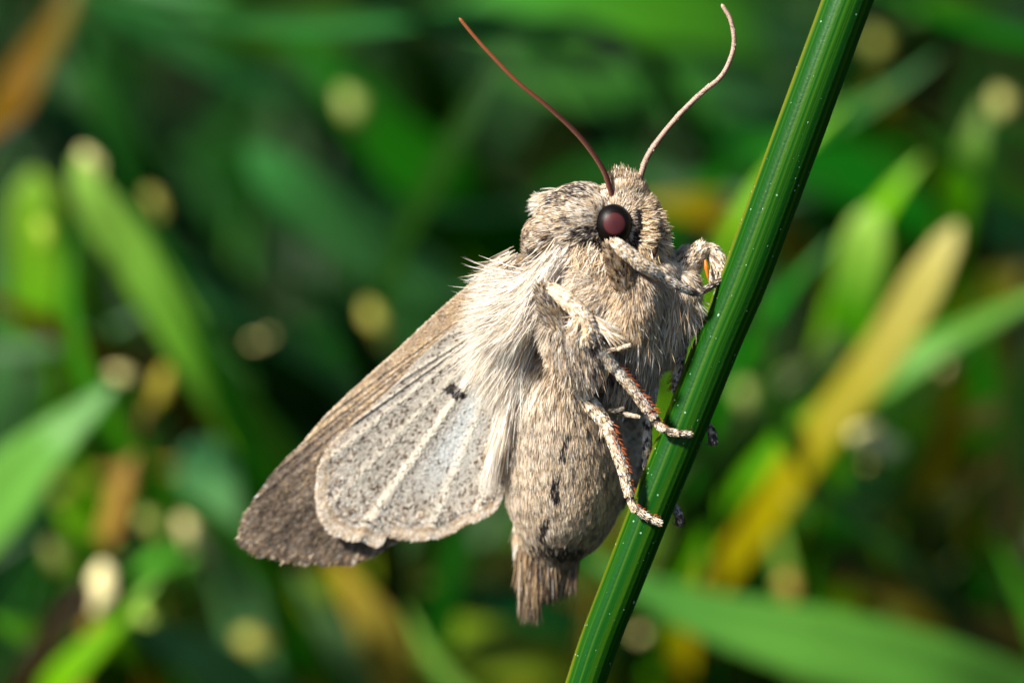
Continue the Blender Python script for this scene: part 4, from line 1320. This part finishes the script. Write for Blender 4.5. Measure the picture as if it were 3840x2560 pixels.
# near middle leg
lg = leg('middle leg with its knee held high and foot across the stem')
joint(lg, 'femur', [(2200, 1390, 140, 58), (2150, 1300, 165, 62), (2095, 1200, 190, 52), (2056, 1120, 205, 32), (2044, 1084, 212, 20)], 'dmot', 3200, nlen=48, lift=.3, width=5)
tb, _ = joint(lg, 'tibia', [(2040, 1078, 215, 17), (2062, 1082, 228, 27), (2120, 1122, 250, 33), (2180, 1180, 255, 36), (2215, 1240, 245, 33), (2248, 1300, 225, 28), (2298, 1376, 190, 24)], 'ctn', 4200, rings=((.0, .035), (.7, .05)), nlen=22, lift=.14,
      fur=[([(2160, 1200, 270), (2190, 1235, 270), (2215, 1240, 262)], 10, 108, 40, 56, 420, 'ctn', 4.6, .1, .25, .2),
           ([(2250, 1220, 240), (2225, 1200, 245)], 9, 35, 14, 110, 260, 'ctn', 4.4, .1, .05, .1),
           ([(2200, 1280, 230), (2230, 1320, 222)], 8, 72, 14, 40, 120, 'dmot', 4.6, .1, .1, .1),
           ([(2268, 1375, 175), (2280, 1385, 175)], 5, 100, 14, 34, 60, 'gold', 4.6, .1, .1, .1)])
joint(lg, 'tarsus', [(2294, 1368, 190, 22), (2340, 1420, 172, 22), (2395, 1490, 148, 21), (2450, 1562, 126, 18)], 'legt', 2300, nlen=18, width=5.5, lift=.12, rings=((.0, .02),), seed=3)
joint(lg, 'tarsus', [(2452, 1566, 122, 14), (2466, 1588, 120, 15), (2484, 1606, 118, 15)], 'mot', 420, nlen=16, width=5, rings=((.12, .15),), seed=4)
joint(lg, 'tarsus', [(2484, 1604, 117, 13), (2510, 1617, 114, 14), (2536, 1623, 112, 14)], 'mot', 420, nlen=16, width=5, rings=((.14, .15),), seed=5)
joint(lg, 'tarsus', [(2532, 1620, 112, 12), (2556, 1625, 108, 13), (2584, 1628, 100, 12)], 'mot', 420, nlen=16, width=5, rings=((.12, .12), (.95, .06)), seed=6)
claw(lg, (2580, 1630, 100), (2596, 1640, 98), (2606, 1634, 90))
claw(lg, (2580, 1618, 100), (2594, 1612, 96), (2596, 1602, 92))
ac = Acc()
spines(ac, [(2300, 1366, 190), (2340, 1414, 174), (2395, 1484, 150), (2455, 1560, 130)], (.8, -.6, .25), 26, 24, 7, 19)
spines(ac, [(2310, 1385, 176), (2395, 1492, 150), (2450, 1562, 130)], (.5, .1, .9), 9, 18, 6, 18)
spines(ac, [(2455, 1566, 124), (2484, 1602, 120)], (.8, -.6, .25), 5, 16, 6, 14)
ac.build('spine', M_SPINE, parent=lg, origin=MO)['kind'] = 'stuff'
spur(lg, (2272, 1318, 236), (2368, 1292, 250), 9)

# near hind leg
lg = leg('hind leg running down beside the abdomen to the stem')
joint(lg, 'femur', [(2230, 1440, 40, 40), (2190, 1440, 60, 40), (2150, 1430, 72, 30)], 'gry', 500, nlen=30, lift=.3)
joint(lg, 'tibia', [(2140, 1420, 78, 24), (2172, 1458, 90, 29), (2215, 1515, 98, 31), (2250, 1560, 100, 27), (2280, 1596, 102, 22)], 'legt', 2100, nlen=22, lift=.12, rings=((.97, .03),), seed=7,
      fur=[([(2255, 1575, 100), (2262, 1590, 100)], 5, 92, 10, 46, 70, 'ctn', 4.6, .1, 0, .1)])
joint(lg, 'tarsus', [(2274, 1586, 104, 21), (2296, 1650, 112, 22), (2320, 1715, 116, 22), (2338, 1768, 118, 21), (2350, 1815, 118, 20), (2360, 1856, 116, 17)], 'legt', 2400, nlen=18, width=5.5, lift=.12, seed=8, rings=((.68, .012),))
joint(lg, 'tarsus', [(2360, 1856, 114, 14), (2368, 1882, 113, 15), (2380, 1906, 111, 15)], 'mot', 420, nlen=16, width=5, rings=((.05, .08),), seed=9)
joint(lg, 'tarsus', [(2378, 1902, 111, 13), (2400, 1920, 108, 14), (2428, 1938, 106, 14)], 'mot', 460, nlen=16, width=5, rings=((.05, .09),), seed=10)
joint(lg, 'tarsus', [(2424, 1935, 106, 12), (2448, 1948, 102, 13), (2470, 1958, 98, 12)], 'mot', 420, nlen=17, width=5, rings=((.05, .09),), seed=12)
claw(lg, (2468, 1950, 98), (2478, 1942, 92), (2474, 1928, 88))
ac = Acc()
spines(ac, [(2280, 1590, 106), (2298, 1650, 112), (2322, 1715, 116), (2344, 1780, 118)], (.95, -.2, .25), 22, 26, 7, 20)
spines(ac, [(2344, 1785, 118), (2364, 1856, 117)], (.95, -.2, .25), 12, 16, 6, 18)
spines(ac, [(2284, 1610, 112), (2300, 1670, 118), (2322, 1730, 120)], (.5, 0, .9), 12, 16, 6, 19)
spines(ac, [(2365, 1862, 115), (2382, 1902, 112), (2428, 1930, 108), (2462, 1948, 102)], (.7, -.7, .25), 10, 12, 5, 14)
ac.build('spine', M_SPINE, parent=lg, origin=MO)['kind'] = 'stuff'
spur(lg, (2280, 1540, 104), (2338, 1530, 116), 8)
spur(lg, (2296, 1536, 96), (2405, 1564, 112), 9, .3)

# far middle leg
lg = leg('middle leg hanging dark behind the stem')
joint(lg, 'tibia', [(2568, 1130, -30, 26), (2572, 1190, -36, 24), (2562, 1260, -42, 21), (2550, 1340, -44, 19)], 'dmot', 1700, nlen=20, lift=.14, dots=True, seed=13)
joint(lg, 'tarsus', [(2552, 1330, -44, 18), (2545, 1380, -46, 18), (2536, 1430, -52, 15), (2538, 1470, -70, 13), (2580, 1540, -110, 12), (2640, 1585, -70, 13), (2664, 1610, -30, 15), (2672, 1640, -12, 17), (2676, 1664, -8, 12)], 'ctn', 2300, nlen=17, width=5.5, dots=True, seed=14, rings=((.97, .06),))
claw(lg, (2664, 1650, -2), (2650, 1668, 2), (2640, 1656, 2))
ac = Acc()
spines(ac, [(2552, 1330, -40), (2545, 1380, -44), (2536, 1430, -50), (2532, 1460, -56)], (-1, .1, .15), 14, 26, 7, 17)
ac.build('spine', M_SPINE, parent=lg, origin=MO)['kind'] = 'stuff'
# far hind leg
lg = leg('pale hind leg passing behind the stem')
joint(lg, 'tibia', [(2440, 1400, -50, 24), (2448, 1450, -50, 21), (2440, 1500, -48, 19), (2432, 1540, -46, 18)], 'ctn', 1200, nlen=18, seed=15)
joint(lg, 'tarsus', [(2432, 1535, -46, 18), (2428, 1600, -46, 18), (2426, 1670, -48, 17), (2424, 1730, -56, 14), (2440, 1800, -90, 13), (2490, 1870, -105, 13), (2525, 1895, -70, 13), (2540, 1920, -30, 15), (2547, 1945, -12, 17), (2549, 1968, -8, 11)],
      'wcr', 2600, nlen=18, width=5.5, dots=True, seed=16, rings=((.97, .05),))
claw(lg, (2540, 1952, -4), (2528, 1966, 0), (2520, 1956, 0))
ac = Acc()
spines(ac, [(2428, 1560, -42), (2426, 1670, -44), (2422, 1745, -50)], (.8, .1, .5), 14, 16, 6, 16)
ac.build('spine', M_SPINE, parent=lg, origin=MO)['kind'] = 'stuff'
spur(lg, (2408, 1508, -10), (2364, 1548, 20), 8, .2)


# ------------------------------------------------------------------ the moth: wings
def resample(poly, n):
    poly = np.asarray(poly, float)
    seg = np.linalg.norm(np.diff(poly, axis=0), axis=1)
    cum = np.concatenate([[0], np.cumsum(seg)])
    s = np.linspace(0, cum[-1], n)
    return np.stack([np.interp(s, cum, poly[:, k]) for k in range(poly.shape[1])], 1)


def wing(name, base, outline, depth_fn, colour_fn, veins, n_scale, scale_len, scale_w, fringe, label, ns=170, nr=90, thick=5.0, vein_h=5.0, mat=M_WING):
    """fan-shaped sheet from the wing base to its outline; veins (fractions of the outline) stand proud"""
    base = np.asarray(base, float)
    ol = resample(catmull(np.asarray(outline, float), 240), ns)
    sv = np.linspace(0, 1, ns)
    r = np.linspace(.03, 1, nr)

    def pos(s, rr):
        o_ = np.stack([np.interp(s, sv, ol[:, 0]), np.interp(s, sv, ol[:, 1])], 1)
        xy = base[:2] + (o_ - base[:2]) * rr[:, None]
        vh = np.zeros(len(s))
        for vs_, hh in veins:
            vh = vh + hh * np.exp(-((s - vs_) / (.0075 + .003 / np.maximum(rr, .15))) ** 2)
        pleat = np.zeros(len(s))
        vv_ = sorted(q for q, _ in veins)
        for a_, b_ in zip(vv_[:-1], vv_[1:]):
            k = (s > a_) & (s < b_)
            pleat[k] -= np.sin((s[k] - a_) / (b_ - a_) * math.pi) * 2.5 * rr[k]
        w_ = depth_fn(xy[:, 0], xy[:, 1]) + vein_h * vh + pleat
        return np.stack([xy[:, 0], xy[:, 1], w_], 1), vh

    S_, R2_ = np.meshgrid(sv, r, indexing='ij')
    p, vh = pos(S_.ravel(), R2_.ravel())
    ac = Acc()
    i, j = np.meshgrid(np.arange(ns - 1), np.arange(nr - 1), indexing='ij')
    a = (i * nr + j).ravel()
    q = np.stack([a, a + 1, a + nr + 1, a + nr], 1)
    col = colour_fn(p, S_.ravel(), R2_.ravel(), vh, False)
    ac.add(p, col, q)
    pb = p - np.array([0, 0, thick])
    ac.add(pb, col * .8, q[:, ::-1])
    # closing edges
    N0 = ns * nr
    edge = np.concatenate([np.arange(ns) * nr + nr - 1])
    for e0, e1 in zip(edge[:-1], edge[1:]):
        ac.q.append(np.array([[e0, e1, e1 + N0, e0 + N0]]))
    for ss in (0, ns - 1):
        ee = ss * nr + np.arange(nr)
        ac.q.append(np.stack([ee[:-1], ee[1:], ee[1:] + N0, ee[:-1] + N0], 1))
    wob = ac.build(name, mat, parent=moth, origin=MO)
    wob['label'] = label
    # scales
    n = n_scale
    s = rng.random(n)
    rr = np.sqrt(rng.uniform(.02, 1, n))
    p, vh = pos(s, rr)
    p2, _ = pos(s, np.minimum(rr + .02, 1.02))
    d = nrm(p2 - p)
    d[:, 2] *= .6
    col = colour_fn(p, s, rr, vh, True)
    nn = np.tile([0, 0, 1.], (n, 1))
    ac2 = Acc()
    blades(ac2, p + np.array([0, 0, 1.0]), d + np.array([0, 0, .10]) + rng.normal(0, .08, (n, 3)), nn, rng.uniform(.7, 1.2, n) * scale_len, rng.uniform(.7, 1.2, n) * scale_w, col, roll=.25, root=.9, tip=1.05, shape=(.7, 1, .9))
    # hairs of the outer margin
    for s0, s1, n2, ln, mixn in fringe:
        s = rng.uniform(s0, s1, n2)
        rr = rng.uniform(.965, 1.0, n2)
        p, vh = pos(s, rr)
        p2, _ = pos(s, rr + .02)
        d = nrm(p2 - p)
        tuftn = np.abs(np.sin(s * 90)) * .5 + .5
        c3 = pick(np.tile(MIX[mixn], (n2, 1)), clump_u(p, 16, 60, .6))
        blades(ac2, p, d + np.array([0, 0, .05]) + rng.normal(0, .05, (n2, 3)), np.tile([0, 0, 1.], (n2, 1)), ln * (.5 + .5 * tuftn) * rng.uniform(.7, 1.2, n2), 3.8, c3, roll=.4, root=.9, tip=1.05)
    o2 = ac2.build('wing_scale', M_SCALE, parent=wob, origin=MO)
    o2['kind'] = 'stuff'
    return wob, pos


FWO = [(1960, 965), (1900, 975), (1796, 1045), (1690, 1130), (1600, 1210), (1507, 1298), (1390, 1402), (1237, 1545), (1135, 1662), (1043, 1759), (972, 1861), (925, 1930), (912, 1975), (918, 2025), (945, 2050), (990, 2066), (1040, 2076),
       (1084, 2090), (1143, 2094), (1200, 2100), (1260, 2098), (1306, 2100), (1360, 2086), (1420, 2060), (1478, 2022), (1560, 1960), (1700, 1850), (1850, 1700)]


def fw_depth(x, y):
    s = ((x - 1960) * -.62 + (y - 1000) * .78) / 1500.
    c = (x - 1960) * .78 + (y - 1000) * .62
    # the leading edge rolls towards the viewer
    return -70 - 300 * s - 34 * np.clip((c + 40) / 300., -.3, 1.0)


def fw_col(p, s, r, vh, scales):
    n = len(p)
    u = clump_u(p, 20, 21, .65) if scales else fnoise(p, 30, 21)
    streak = fnoise(p @ np.array([[.6, .6, 0], [-.25, .25, 0], [0, 0, 0]]), 9, 12)
    cost = np.clip(1 - s / .42, 0, 1) * (s < .44)            # along the leading edge
    k_out = np.clip((s - .40) / .12, 0, 1) * np.clip((r - .55) / .3, 0, 1)
    mixa = np.tile(np.array([.10, .22, .10, .30, .06, .18, .04]), (n, 1))
    mixb = np.tile(np.array([.01, .06, .03, .22, .10, .34, .24]), (n, 1))
    mixe = np.tile(np.array([.22, .40, .12, .18, .00, .06, .02]), (n, 1))
    mix = mixa * (1 - k_out[:, None]) + mixb * k_out[:, None]
    edge = np.clip((r - .965) / .02, 0, 1) * (s < .43)
    mix = mix * (1 - edge[:, None]) + mixe * edge[:, None]
    inn = np.clip((.965 - r) / .06, 0, 1) * np.clip((r - .78) / .1, 0, 1) * (s < .40)
    col = pick(mix, np.clip(u * .7 + streak * .35 + .10 * inn, 0, .999))
    mean = (mix / mix.sum(1, keepdims=True)) @ PAL
    col = col * .62 + mean * .38
    return col * (1 - .42 * k_out[:, None])


wing('forewing', (1975, 1010), FWO, fw_depth, fw_col, [(.36, .8), (.41, .8), (.46, .7), (.51, .7), (.56, .7), (.61, .7), (.66, .7), (.71, .7), (.76, .6)], 56000, 16, 4.2,
     [(.415, .90, 5000, 34, 'bdk'), (.415, .78, 1500, 40, 'bdk')], 'brown leading wing with a pale edge and dark ragged fringe', vein_h=4)

HWO = [(1930, 1080), (1800, 1160), (1690, 1240), (1574, 1345), (1507, 1420), (1390, 1530), (1319, 1592), (1250, 1660), (1210, 1730), (1197, 1810), (1198, 1887), (1226, 1965), (1278, 2000), (1320, 2012), (1360, 2014), (1400, 2030),
       (1435, 2034), (1458, 1998), (1500, 2006), (1543, 2012), (1590, 2010), (1645, 2002), (1700, 1985), (1740, 1955), (1778, 1945), (1815, 1925), (1850, 1908), (1885, 1850), (1915, 1720), (1940, 1560), (1965, 1350)]


def hw_depth(x, y):
    s = ((x - 1960) * -.55 + (y - 1100) * .83) / 1100.
    return -48 - 215 * s - 26 * np.sin(np.clip((x - 1200) / 760., 0, 1) * math.pi)


HV = [(.13, .5), (.22, .7), (.31, .8), (.40, .7), (.475, .6), (.545, 1.7), (.66, .8), (.74, .8), (.83, .8)]


DOTS = np.stack([rng.uniform(1200, 1950, 2300), rng.uniform(1150, 2010, 2300), rng.uniform(2.0, 6.0, 2300)], 1)


def hw_col(p, s, r, vh, scales):
    n = len(p)
    u = clump_u(p, 15, 24, .7) if scales else fnoise(p, 24, 24)
    clean = np.exp(-((s - .63) / .06) ** 2) * np.clip((.86 - r) / .2, 0, 1) + np.clip((.35 - r) / .2, 0, 1)
    clean = np.clip(clean, 0, 1)[:, None]
    mixa = np.tile(np.array([.38, .16, .00, .08, .20, .12, .06]), (n, 1))
    mixc = np.tile(np.array([.72, .04, .00, .02, .20, .02, .00]), (n, 1))
    mixd = np.tile(np.array([.14, .12, .02, .18, .22, .24, .08]), (n, 1))
    mix = mixa * (1 - clean) + mixc * clean
    inner = (np.clip((s - .70) / .08, 0, 1) * np.clip((r - .5) / .2, 0, 1))[:, None] * .8
    mix = mix * (1 - inner) + mixd * inner
    lowr = (np.clip((r - .80) / .12, 0, 1) * (s > .36))[:, None] * .55
    mix = mix * (1 - lowr) + mixd * lowr
    ve = np.clip(vh * 1.0, 0, 1)[:, None] * .85
    mix = mix * (1 - ve) + np.tile(np.array([.62, .30, .0, .05, .03, .0, .0]), (n, 1)) * ve
    # scalloped dark line and tan margin
    sc = .935 + .014 * np.abs(np.sin(s * 58)) - .006
    line = np.exp(-((r - sc) / .010) ** 2)[:, None] * ((s > .37) & (s < .94))[:, None] * .7
    mix = mix * (1 - line) + np.tile(np.array([.0, .02, .0, .08, .1, .4, .4]), (n, 1)) * line
    rim = (np.clip((r - sc - .012) / .012, 0, 1) * ((s > .28) & (s < .95)))[:, None]
    rimp = np.where((r > .970)[:, None], np.tile(np.array([.26, .36, .02, .16, .16, .04, .0]), (n, 1)), np.tile(np.array([.04, .20, .10, .44, .02, .20, .0]), (n, 1)))
    mix = mix * (1 - rim) + rimp * rim
    col = pick(mix, u)
    base = np.array([.55, .50, .42]) * (.66 + .55 * fnoise(p, 26, 51))[:, None] * rng.uniform(.8, 1.15, (n, 1))
    base = base * (1 - clean * .8) + np.array([.60, .63, .62]) * clean * .8
    base = base * (1 - ve) + np.array([.84, .77, .63]) * ve
    plain = (1 - np.maximum(np.maximum(inner, lowr) * .75, np.maximum(line, rim)))[:, 0]
    rimc = (rimp / rimp.sum(1, keepdims=True)) @ PAL * .8
    col = np.where(rim > .5, col * .4 + rimc * .6, col)
    kp = rng.random(n) < plain
    col[kp] = base[kp]
    near = np.full(n, 9.)
    for k0 in range(0, n, 4000):
        dxy = p[k0:k0 + 4000, None, :2] - DOTS[None, :, :2]
        near[k0:k0 + 4000] = (np.hypot(dxy[..., 0], dxy[..., 1]) / DOTS[None, :, 2]).min(1)
    dd_ = (near < 1) & (r < .93) & (np.hypot(p[:, 0] - 1712, p[:, 1] - 1462) > 70) & (rng.random(n) > .75 * clean[:, 0]) & (rng.random(n) > .8 * ve[:, 0])
    col[dd_] = PAL[5] * rng.uniform(.45, 1.1, (dd_.sum(), 1))
    # black spot at the end of the cell
    q = (p[:, :2] - np.array([1712, 1462])) @ np.array([[.84, -.54], [.54, .84]])
    e = np.hypot(q[:, 0] / 46, q[:, 1] / 28) + (vnoise(p, 16, 3) - .5) * .9
    hole = np.hypot(q[:, 0] / 5, q[:, 1] / 5) < 1
    dk = (e < .95) & ~hole
    col[dk] = PAL[6] * .9
    return col


wing('hindwing', (1965, 1130), HWO, hw_depth, hw_col, HV, 70000, 12, 4.6,
     [(.30, .60, 5600, 24, 'abw'), (.60, .95, 4600, 24, 'abw')], 'whitish hindwing with dark specks, raised veins and a black spot', vein_h=5.5)

# wings of the other side, folded behind the abdomen
FAR = [(2330, 1180), (2395, 1330), (2412, 1480), (2405, 1620), (2385, 1740), (2340, 1830), (2260, 1880), (2180, 1880), (2120, 1800), (2100, 1600), (2120, 1400)]


def far_depth(x, y):
    return -250 - 90 * (y - 1150) / 700. - .25 * (x - 2200)


def far_col(p, s, r, vh, scales):
    u = clump_u(p, 16, 25, .6)
    return pick(np.tile(MIX['gry'], (len(p), 1)), u)


wing('hindwing', (2240, 1120), FAR, far_depth, far_col, [(.2, .6), (.35, .6), (.5, .6), (.65, .6), (.8, .6)], 12000, 18, 8, [(.05, .7, 1200, 30, 'wcr')], 'grey hindwing folded behind the abdomen', ns=90, nr=50)
FAR2 = [(2300, 1120), (2400, 1300), (2425, 1480), (2420, 1640), (2395, 1790), (2330, 1900), (2230, 1930), (2150, 1880), (2080, 1700), (2080, 1400)]


def far_depth2(x, y):
    return far_depth(x, y) - 45


def far_col2(p, s, r, vh, scales):
    u = clump_u(p, 18, 26, .6)
    return pick(np.tile(MIX['brn'], (len(p), 1)), u)


wing('forewing', (2230, 1080), FAR2, far_depth2, far_col2, [(.2, .6), (.4, .6), (.6, .6), (.8, .6)], 9000, 22, 8, [(.3, .8, 1000, 30, 'bdk')], 'brown forewing folded behind the abdomen', ns=90, nr=50)
